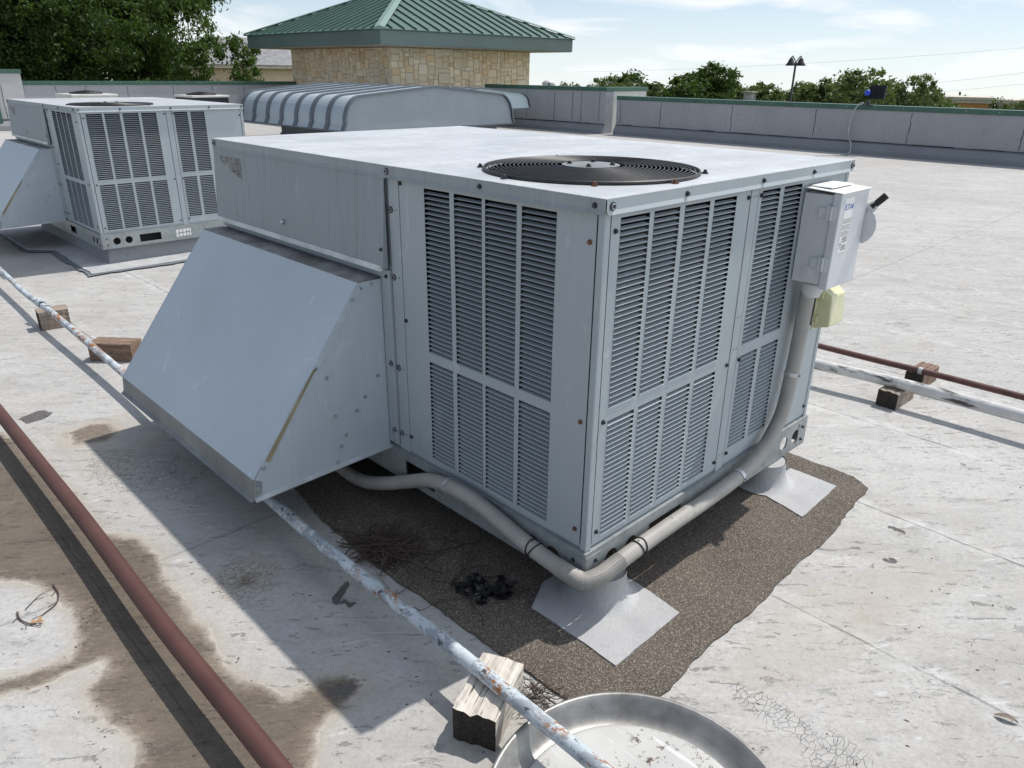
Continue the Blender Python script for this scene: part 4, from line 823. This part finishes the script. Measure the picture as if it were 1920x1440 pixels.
condenser('small white condenser with domed black fan guard peeking over the farther unit',4.55,19.9,1.02,1.11,'white'); condenser('dark-sided small condenser with white lid, between the farther unit and the ventilator hood',7.0,19.0,.95,1.08,'black')
# ================================================================= stone tower
TX,TY,TA,TB=13.04,19.13,6.0,6.05
tw=thing('stone_tower','square stone tower with a green standing-seam hip roof','building',(TX,TY,0))
ZT=2.32
def stone_wall(P,L,z0,z1,seed,open_=()):
    rr=random.Random(seed); cw,ch=.066,.066; nu=int(round(L/cw)); nv=int(round((z1-z0)/ch)); cw=L/nu; ch=(z1-z0)/nv; used=np.zeros((nu,nv),bool); b=MB(); tones=[]
    pal=[(.76,.65,.50),(.80,.70,.56),(.74,.62,.47),(.82,.75,.64),(.78,.68,.54),(.72,.56,.38),(.80,.73,.62),(.76,.65,.50),(.80,.71,.58),(.78,.68,.55)]
    for j in range(nv):
        for i in range(nu):
            if used[i,j]: continue
            w=rr.choice([2,3,3,4,4,5,6,7]); h=rr.choice([2,2,3,3,3,4,5])
            if w<h: w=h+rr.choice([0,0,1])
            a=1
            while a<w and i+a<nu and not used[i+a,j]: a+=1
            w=a; c=1
            while c<h and j+c<nv and not used[i:i+w,j+c].any(): c+=1
            h=c; used[i:i+w,j:j+h]=True
            g=.007; u0,u1,v0,v1=i*cw+g,(i+w)*cw-g,z0+j*ch+g,z0+(j+h)*ch-g; e=.010; dd=rr.uniform(.018,.042); jt=lambda:rr.uniform(-.004,.004)
            k=len(b.v)
            b.v+=[P(u0,v0,0),P(u1,v0,0),P(u1,v1,0),P(u0,v1,0)]+[P(u0+e+jt(),v0+e+jt(),dd),P(u1-e+jt(),v0+e+jt(),dd+jt()),P(u1-e+jt(),v1-e+jt(),dd),P(u0+e+jt(),v1-e+jt(),dd+jt())]
            for f in ((4,5,6,7),(0,1,5,4),(1,2,6,5),(2,3,7,6),(3,0,4,7)): b.f.append(tuple(k+q for q in f)); b.mi.append(0)
            p=rr.choice(pal); m=rr.uniform(.86,1.08); tones+=[(p[0]*m,p[1]*m*.96,p[2]*m*.86,1)]*8
    o=b.build('stone_facing','stone'); a=o.data.color_attributes.new('tone','FLOAT_COLOR','POINT'); a.data.foreach_set('color',np.array(tones,np.float32).ravel()); return o
b=MB(); b.box(0,TB,0,TA,-6,ZT); core=b.build('wall','mortar',tw)
for i,(P,L) in enumerate([((lambda u,v,d:(u,-d,v)),TB),((lambda u,v,d:(-d,TA-u,v)),TA),((lambda u,v,d:(TB+d,u,v)),TA),((lambda u,v,d:(TB-u,TA+d,v)),TB)]):
    o=stone_wall(P,L,-.1,ZT,50+i); o.parent=core
ov=1.08; ze=2.735; zf=2.34; xa,xb,ya,yb=-ov,TB+ov,-ov,TA+ov; ax,ay,az=TB/2,TA/2,4.42
b=MB(); b.box(xa,xb,ya,yb,zf,ze-.002); fs=b.build('fascia','fascia',tw,bevel=.01)
b=MB(); b.box(xa+.04,xb-.04,ya+.04,yb-.04,zf-.012,zf-.001); b.build('soffit','soffit',tw)
cr=[(xa-.05,ya-.05),(xb+.05,ya-.05),(xb+.05,yb+.05),(xa-.05,yb+.05)]; rf=MB()
for i in range(4):
    a=cr[i]; c=cr[(i+1)%4]; rf.poly([(a[0],a[1],ze+.02),(c[0],c[1],ze+.02),(ax,ay,az)])
rf.poly([(x,y,ze+.0) for x,y in reversed(cr)])
for i in range(4): a=cr[i]; c=cr[(i+1)%4]; rf.poly([(a[0],a[1],ze),(c[0],c[1],ze),(c[0],c[1],ze+.02),(a[0],a[1],ze+.02)])
roof=rf.build('roof','green',tw)
b=MB(); AP=Vector((ax,ay,az))
for i in range(4):
    a=Vector((*cr[i],ze+.02)); c=Vector((*cr[(i+1)%4],ze+.02)); e=(c-a); L=e.length; e.normalize(); mid=(a+c)/2; up=(AP-mid); n=e.cross(up).normalized(); run=(AP-mid).length
    k=int(L/.42)
    for j in range(1,k):
        u=L*j/k; t_=1-abs(u-L/2)/(L/2); p=a+e*u; q=p+up*t_*.985; w=e*.012; h=n*.05
        b.hexa([p-w,p+w,q+w,q-w,p-w+h,p+w+h,q+w+h,q-w+h])
b.build('standing_seam','green',roof)
b=MB()
for i in range(4):
    a=Vector((*cr[i],ze+.03)); d=(AP-a); s_=d.cross(Vector((0,0,1))).normalized()*.15; up=Vector((0,0,.055)); dn=Vector((0,0,-.035))
    b.poly([a-s_+dn+up,a+up*1.2,AP+up*1.2,AP-s_+dn+up]); b.poly([a+up*1.2,a+s_+dn+up,AP+s_+dn+up,AP+up*1.2]); b.poly([a-s_+dn+up,a-s_+dn,a+s_+dn,a+s_+dn+up,a+up*1.2])
b.build('hip_cap','green_light',roof)
# ================================================================= far things on the sloping lower ground
TILT=.028
def gz(x,y): return -5.8-TILT*(x*.70+y*.71)
v_=[]; b=MB(); S=260
b.poly([(x,y,gz(x,y)) for x,y in ((-S,-S),(S,-S),(S,S),(-S,S))]); gd=b.build('ground','grass'); structure(gd)
def dpt(x,y,D):
    d=CF+CR*(x-960)/FPX-CU*(y-720)/FPX; return CP+d*(D/math.hypot(d[0],d[1]))
hs=thing('house','beige stucco house with a grey shingle roof behind the trees and the tower','building',(17,40,0))
b=MB(); b.box(-2.0,12,-.5,8,-8,1.70); b.build('wall','stucco',hs); b=MB(); b.box(-2.4,12.4,-.9,8.4,1.70,1.86); b.build('cornice','cornice',hs)
b=MB(); z=1.87; 
A0,A1,A2,A3=(-2.5,-1.0,z),(12.5,-1.0,z),(12.5,8.5,z),(-2.5,8.5,z); r0,r1=(1.6,3.75,3.35),(8.4,3.75,3.35)
b.poly([A0,A1,r1,r0]); b.poly([A1,A2,r1]); b.poly([A2,A3,r0,r1]); b.poly([A3,A0,r0]); b.poly([A3,A2,A1,A0]); b.build('roof','shingle',hs)
def flatbuilding(label,xl,xr,yt,D,mat,c=.45):
    a=dpt(xl,yt,D); e=dpt(xr,yt,D); d=Vector((e[0]-a[0],e[1]-a[1],0)); L=d.length; d.normalize(); n=Vector((-d.y,d.x,0)); n=n if n.dot(Vector((1,1,0)))>0 else -n
    t=thing('flat_building',label,'building',(float(a[0]),float(a[1]),float(a[2])),math.atan2(d.y,d.x)); sg=1
    b=MB(); b.box(0,L,0,8,-8,-c); b.build('wall',mat,t); b=MB(); b.box(-.3,L+.3,-.3,8.3,-c*.45,0); b.box(-.15,L+.15,-.15,8.15,-c+.001,-c*.45-.001); b.build('cornice','cornice',t); return t
flatbuilding('low orange stucco building with a pale cornice beyond the right parapet',1772,1858,181,90,'stucco_or',.55); flatbuilding('beige low building at the far right edge beyond the parapet',1874,2010,187,95,'stucco',.75)
p=dpt(1407,171,60); t=thing('chimney','small pale square chimney rising beyond the right parapet','chimney',(float(p[0]),float(p[1]),float(p[2])-3)); b=MB(); b.box(-.32,.32,-.32,.32,-4,2.9); b.build('shaft','white',t); b=MB(); b.box(-.42,.42,-.42,.42,2.9,3.0); b.build('cap','cornice',t)
p=dpt(1493,112,45); lp=thing('street_lamp','tall dark lamp post with two bell-shaped heads beyond the right parapet','street lamp',(float(p[0]),float(p[1]),-6.5)); zt=float(p[2])+6.5
b=MB(); b.tube([(0,0,0),(0,0,zt-.1)],[.09,.055],8); b.build('pole','black',lp,smooth=True)
ex=Vector((CR[0],CR[1],0)).normalized()
for sg in (-1,1):
    c=ex*sg*.26+Vector((0,0,zt-.05)); b=MB(); b.lathe(c,[(.26,-.24),(.265,-.20),(.17,-.09),(.12,.05),(.06,.14),(.02,.18)],14); hd=b.build('lamp_head','black',lp,smooth=True)
    b=MB(); b.tube(bez([(0,0,zt-.35),tuple(ex*sg*.05+Vector((0,0,zt-.05))),tuple(ex*sg*.2+Vector((0,0,zt+.16))),tuple(c+Vector((0,0,.2)))],5),.028,6); b.build('arm','black',lp)
p=dpt(1029,152,150); b=MB(); b.lathe((0,0,0),[(.5,-14),(.5,0),(1.2,.3),(1.25,.8),(.8,1.2),(.1,1.35)],16); o=b.build('water_tower','white',smooth=True); o.location=(float(p[0]),float(p[1]),float(p[2])-1.1); tag(o,'tiny white water tower on the horizon right of the stone tower','water tower')
for i,((xa_,ya_),(xb_,yb_),lb_) in enumerate([((1080,135),(2050,78),'highest thin power line across the right-hand sky'),((1450,175),(2050,118),'middle thin power line over the right-hand trees'),((1450,186),(2050,142),'lowest thin power line over the right-hand trees')]):
    a=Vector(dpt(xa_,ya_,84)); c=Vector(dpt(xb_,yb_,84)); pts=[]
    for k in range(21): f_=k/20; q=a.lerp(c,f_); q.z-=1.2*4*f_*(1-f_)*.35; pts.append(q-a)
    b=MB(); b.tube(pts,.009,5); o=b.build('power_line','wire'); o.location=a; tag(o,lb_,'power line','power lines')
# ================================================================= trees
def crown_mesh(name,n,blobs,size,seed,mat,core=.35):
    """blobs: (x,y,z,rx,ry,rz,weight); thousands of leaf quads in clumps"""
    g=np.random.default_rng(seed); w=np.array([b[6] for b in blobs],float); w/=w.sum(); B=np.array([b[:6] for b in blobs])
    ncl=max(40,n//70); bi=g.choice(len(blobs),ncl,p=w); d=g.normal(size=(ncl,3)); d/=np.linalg.norm(d,axis=1)[:,None]; rad=(core+(1-core)*g.random(ncl))**.6
    cc=B[bi,:3]+d*rad[:,None]*B[bi,3:6]; csz=(.16+.22*g.random(ncl))*B[bi,3:6].mean(1)**.6*.55; cs=g.random(ncl)
    ci=g.integers(0,ncl,n); off=g.normal(size=(n,3))*csz[ci][:,None]*np.array([1,1,.62]); c=cc[ci]+off
    u=g.normal(size=(n,3)); u/=np.linalg.norm(u,axis=1)[:,None]; r=g.normal(size=(n,3)); v=np.cross(u,r); v/=np.linalg.norm(v,axis=1)[:,None]
    sz=size*(.6+.8*g.random(n))[:,None]; V=np.stack([c-u*sz,c-v*sz*.5,c+u*sz,c+v*sz*.5],1).reshape(-1,3)
    me=bpy.data.meshes.new(name); me.vertices.add(4*n); me.vertices.foreach_set('co',V.ravel().astype(np.float32)); me.loops.add(4*n); me.loops.foreach_set('vertex_index',np.arange(4*n,dtype=np.int32)); me.polygons.add(n); me.polygons.foreach_set('loop_start',np.arange(0,4*n,4,dtype=np.int32)); me.polygons.foreach_set('loop_total',np.full(n,4,np.int32))
    me.update(calc_edges=True); a=me.color_attributes.new('shade','FLOAT_COLOR','POINT'); sh=np.clip(.25+.5*cs[ci]+.25*g.random(n),0,1); a.data.foreach_set('color',np.repeat(np.stack([sh,sh,sh,np.ones(n)],1),4,axis=0).astype(np.float32).ravel()); me.materials.append(M[mat]); return me
def trunk_mesh(h,blobs,r,seed,stems=1):
    rr=random.Random(seed); b=MB()
    for s_ in range(stems):
        a=rr.uniform(0,6.28); sp_=.35*(stems>1); base=Vector((math.cos(a)*sp_,math.sin(a)*sp_,0)); top=Vector((math.cos(a)*h*.16*(stems>1),math.sin(a)*h*.16*(stems>1),h)); b.tube(bez([base,base.lerp(top,.35)+Vector((rr.uniform(-.2,.2),rr.uniform(-.2,.2),0)),base.lerp(top,.7)+Vector((rr.uniform(-.3,.3),rr.uniform(-.3,.3),0)),top],5),[r*(1-.75*i/15) for i in range(16)],8)
        for k in range(7):
            f_=rr.uniform(.3,.85); p=base.lerp(top,f_); q=Vector(rr.choice(blobs)[:3])+Vector((rr.uniform(-.5,.5),rr.uniform(-.5,.5),0)); m=p.lerp(q,.5)+Vector((0,0,-.2)); b.tube(bez([p,m,q],5),[r*.4*(1-.8*i/10) for i in range(11)],6)
    me=bpy.data.meshes.new('trunk'); me.from_pydata(b.v,[],b.f); me.materials.append(M['bark']); me.polygons.foreach_set('use_smooth',[True]*len(me.polygons)); return me
def tree(name,label,x,y,crown,trunk,scale=1,rz=0,z=None,group=None,cat='tree',sz=None):
    t=thing(name,label,cat,(x,y,gz(x,y) if z is None else z),rz,group); t.scale=(scale,scale,sz or scale)
    for nm,me in (('crown',crown),('trunk',trunk)): o=bpy.data.objects.new(nm,me); COL.objects.link(o); o.parent=t
    return t
def bl(seed,n,R0,z0,z1,rs,ex=.6):
    rr=random.Random(seed); out=[(0,0,(z0+z1)/2,R0*.6,R0*.6,(z1-z0)*.42,1.2)]
    for k in range(n):
        a=rr.uniform(0,6.28); zz_=rr.uniform(z0,z1); q=math.sin(math.pi*(zz_-z0+.6)/(z1-z0+1.2))**ex; d=R0*q*rr.uniform(.45,.95); r=rs*rr.uniform(.6,1.15); out.append((d*math.cos(a),d*math.sin(a),zz_,r,r,r*.8,r*r))
    return out
# big trees on the left (tall, multi-stemmed, reaching out of the frame)
BB=[bl(1,20,4.6,5.2,15,1.9),bl(2,20,4.2,5.0,14.5,1.8)]
bc=[crown_mesh('crown',120000,BB[0],.075,1,'leaf',.55),crown_mesh('crown',115000,BB[1],.075,2,'leaf3',.55)]; bt=[trunk_mesh(12,BB[0],.30,3,3),trunk_mesh(12,BB[1],.26,4,3)]
def pxt(px,D): d=CF+CR*(px-960)/FPX-CU*(140-720)/FPX; h=math.hypot(d[0],d[1]); return float(CP[0]+d[0]/h*D),float(CP[1]+d[1]/h*D)
bg='tall trees behind the back wall'
for px,D,k,sc_,rz,lb_ in ((-70,37,0,1.0,0,'dark tall tree at the very left edge behind the back wall'),(60,39,0,1.02,2.1,'dark tall tree, second from the left, with sky gaps low in its crown'),(160,42,1,1.02,1.0,'tall tree with several dark trunks showing above the back wall'),(248,41,1,.94,3.4,'tall tree at the right end of the big group, its leaves lit yellow-green')):
    x,y=pxt(px,D); tree('broadleaf_tree',lb_,x,y,bc[k],bt[k],sc_,rz,None,bg,sz=1.5 if px>200 else (1.25 if px>100 else None))
sb=bl(7,14,1.9,2.0,7.6,1.0); sc2=crown_mesh('crown',24000,sb,.075,7,'leaf3',.4); st2=trunk_mesh(6,sb,.1,8,2)
x,y=pxt(388,36); tree('young_tree','bright green young tree in front of the beige house, left of the ventilator hood',x,y,sc2,st2,.95,.4,-5.9,sz=1.12); x,y=pxt(436,35); tree('young_tree','smallest bright green young tree, touching the beige house wall',x,y,sc2,st2,.80,2.5,-5.9,sz=1.12)
x,y=pxt(300,34); tree('young_tree','low bright green tree under the tall trees, just above the back wall',x,y,sc2,st2,.93,4.5,-6.1)
# distant trees beyond the right parapet
DB=[bl(11,26,3.6,3.6,7.4,1.3,.3),bl(12,24,3.3,3.0,6.6,1.2,.3),bl(13,20,2.9,2.6,5.8,1.1,.3)]
dc=[crown_mesh('crown',42000,DB[0],.10,11,'leaf',.45),crown_mesh('crown',40000,DB[1],.095,12,'leaf2',.45),crown_mesh('crown',32000,DB[2],.095,13,'leaf2',.45)]; dt=[trunk_mesh(6.4,DB[i],.2,20+i,1) for i in range(3)]
def far(px,ytop,D,wpx,k,lb_,rz):
    p=dpt(px,ytop,D); x,y=float(p[0]),float(p[1]); g=gz(x,y); hh=float(p[2])-g; H0=(8.15,7.3,6.4)[k]; Rk=(4.6,4.1,3.6)[k]; m=wpx/FPX*D/2/Rk*2.35
    t=tree('distant_tree',lb_,x,y,dc[k],dt[k],m,rz,g,'trees beyond the right parapet'); t.scale=(m,m,hh/H0)
L_=[(1350,158,64,120,1,'low olive tree between the large round tree and the chimney'),(1470,172,74,120,1,'low distant tree behind the lamp post'),(1525,178,72,110,2,'low distant tree just right of the lamp post'),(1695,178,70,110,2,'low distant tree at the right foot of the feathery tree'),(1752,180,76,50,1,'low distant tree directly left of the orange building'),(1130,158,66,100,2,'low far tree above the joint of the two parapets'),(1030,156,62,110,2,'low pale green tree just right of the stone tower'),(1090,151,60,80,1,'light green tree above the taller parapet section'),(1168,149,58,80,1,'light green tree left of the large dark round tree'),(1262,127,60,118,0,'large dark green round tree, tallest right of the stone tower'),(1325,146,60,100,0,'dark tree on the right flank of the large round tree'),(1385,163,62,90,1,'low tree behind the small chimney'),(1448,163,64,70,0,'small dark tree left of the lamp post'),(1500,176,66,90,1,'low olive hedge-like tree at the foot of the lamp post'),(1545,160,64,60,1,'small pointed tree right of the lamp post'),(1612,138,56,120,1,'broad olive tree behind the floodlight'),(1668,147,57,80,1,'feathery olive tree right of the floodlight'),(1722,172,60,80,1,'low green tree left of the orange building'),(1800,172,98,90,2,'small tree behind the orange building'),(1864,184,99,30,2,'small tree between the orange and beige buildings'),(1915,190,84,40,1,'small tree in front of the beige building at the right edge'),(1290,164,66,120,1,'low olive tree below the large round tree'),(1420,172,72,110,2,'low far tree between the chimney and the lamp post'),(1215,158,66,80,1,'low olive tree above the start of the low parapet'),(1580,170,66,100,1,'low olive tree at the left foot of the broad tree')]
for i,(px,yt,D,w,k,lb_) in enumerate(L_): far(px,yt,D,w,k,lb_,i*1.3)
# ================================================================= camera, light, world
cam=bpy.data.cameras.new('camera'); co=bpy.data.objects.new('camera',cam); COL.objects.link(co); scene.camera=co
co.matrix_world=Matrix(((CR[0],CU[0],-CF[0],CP[0]),(CR[1],CU[1],-CF[1],CP[1]),(CR[2],CU[2],-CF[2],CP[2]),(0,0,0,1)))
cam.sensor_fit='HORIZONTAL'; cam.sensor_width=36; cam.lens=FPX/1920*36; cam.clip_start=.05; cam.clip_end=2000
sd=Vector((-.770,.112,-1.34)).normalized(); sl_=bpy.data.lights.new('sun','SUN'); sl_.energy=3.3; sl_.angle=R(.6); sl_.color=(1,.955,.90); so_=bpy.data.objects.new('sun',sl_); COL.objects.link(so_); so_.rotation_euler=sd.to_track_quat('-Z','Y').to_euler()
el=math.asin(-sd.z); azd=math.atan2(-sd.x,-sd.y)
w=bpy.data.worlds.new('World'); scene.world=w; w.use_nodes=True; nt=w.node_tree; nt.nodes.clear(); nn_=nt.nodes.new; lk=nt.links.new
out=nn_('ShaderNodeOutputWorld'); tc=nn_('ShaderNodeTexCoord'); ad=nn_('ShaderNodeVectorMath'); ad.operation='ADD'; ad.inputs[1].default_value=(0,0,.045); lk(tc.outputs['Generated'],ad.inputs[0])
nm=nn_('ShaderNodeVectorMath'); nm.operation='NORMALIZE'; lk(ad.outputs[0],nm.inputs[0])
sk=nn_('ShaderNodeTexSky'); sk.sky_type='NISHITA'; sk.sun_disc=False; sk.sun_elevation=el; sk.sun_rotation=azd; sk.air_density=1.0; sk.dust_density=.4; sk.ozone_density=2.0; lk(nm.outputs[0],sk.inputs[0])
b1=nn_('ShaderNodeBackground'); b1.inputs[1].default_value=.10; lk(sk.outputs[0],b1.inputs[0])
sx=nn_('ShaderNodeSeparateXYZ'); lk(nm.outputs[0],sx.inputs[0]); mz=nn_('ShaderNodeMath'); mz.operation='ADD'; mz.inputs[1].default_value=.16; lk(sx.outputs[2],mz.inputs[0])
dv=[]
for k in (0,1):
    q=nn_('ShaderNodeMath'); q.operation='DIVIDE'; lk(sx.outputs[k],q.inputs[0]); lk(mz.outputs[0],q.inputs[1]); dv.append(q)
cx=nn_('ShaderNodeCombineXYZ'); lk(dv[0].outputs[0],cx.inputs[0]); lk(dv[1].outputs[0],cx.inputs[1])
nz=nn_('ShaderNodeTexNoise'); nz.inputs['Scale'].default_value=1.25; nz.inputs['Detail'].default_value=7; nz.inputs['Roughness'].default_value=.55; nz.inputs['Distortion'].default_value=.6; lk(cx.outputs[0],nz.inputs['Vector'])
rp=nn_('ShaderNodeValToRGB'); rp.color_ramp.elements[0].position=.42; rp.color_ramp.elements[1].position=.60; rp.color_ramp.elements[0].color=(.25,.25,.25,1); lk(nz.outputs[0],rp.inputs[0])
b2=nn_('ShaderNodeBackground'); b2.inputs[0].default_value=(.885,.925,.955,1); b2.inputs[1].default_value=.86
zr=nn_('ShaderNodeMapRange'); zr.inputs[1].default_value=.22; zr.inputs[2].default_value=.60; zr.inputs[3].default_value=1.0; zr.inputs[4].default_value=.75; lk(sx.outputs[2],zr.inputs[0])
hz=nn_('ShaderNodeMapRange'); hz.inputs[1].default_value=.02; hz.inputs[2].default_value=.20; hz.inputs[3].default_value=.75; hz.inputs[4].default_value=0; lk(sx.outputs[2],hz.inputs[0])
mxx=nn_('ShaderNodeMath'); mxx.operation='MAXIMUM'; lk(rp.outputs[0],mxx.inputs[0]); lk(hz.outputs[0],mxx.inputs[1])
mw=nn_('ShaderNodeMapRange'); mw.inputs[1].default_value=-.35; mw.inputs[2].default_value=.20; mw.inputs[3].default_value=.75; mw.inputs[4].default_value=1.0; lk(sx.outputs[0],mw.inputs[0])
mv=nn_('ShaderNodeMath'); mv.operation='MULTIPLY'; lk(mxx.outputs[0],mv.inputs[0]); lk(mw.outputs[0],mv.inputs[1])
mu=nn_('ShaderNodeMath'); mu.operation='MULTIPLY'; lk(mv.outputs[0],mu.inputs[0]); lk(zr.outputs[0],mu.inputs[1])
my=nn_('ShaderNodeMapRange'); my.inputs[1].default_value=-.75; my.inputs[2].default_value=.10; my.inputs[3].default_value=2.1; my.inputs[4].default_value=.93; lk(sx.outputs[1],my.inputs[0])  # off-frame clouds brightened toward -Y, dimmed toward -X, to light the unit
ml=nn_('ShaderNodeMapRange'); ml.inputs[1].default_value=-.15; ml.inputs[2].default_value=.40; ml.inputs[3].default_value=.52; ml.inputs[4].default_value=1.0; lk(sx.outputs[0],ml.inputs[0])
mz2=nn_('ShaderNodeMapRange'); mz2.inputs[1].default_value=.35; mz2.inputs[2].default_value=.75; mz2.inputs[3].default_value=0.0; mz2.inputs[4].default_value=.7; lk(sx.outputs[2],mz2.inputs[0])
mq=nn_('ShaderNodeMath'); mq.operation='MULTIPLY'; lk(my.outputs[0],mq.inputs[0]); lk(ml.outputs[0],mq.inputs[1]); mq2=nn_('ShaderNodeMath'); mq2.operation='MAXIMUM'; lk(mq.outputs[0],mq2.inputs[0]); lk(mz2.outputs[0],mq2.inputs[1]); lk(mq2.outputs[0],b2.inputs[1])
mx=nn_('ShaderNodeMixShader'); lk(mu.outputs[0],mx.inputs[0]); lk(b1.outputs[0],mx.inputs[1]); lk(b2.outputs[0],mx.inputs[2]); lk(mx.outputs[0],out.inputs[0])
vs=scene.view_settings; vs.view_transform='Standard'; vs.look='None'; vs.exposure=.24; vs.gamma=1
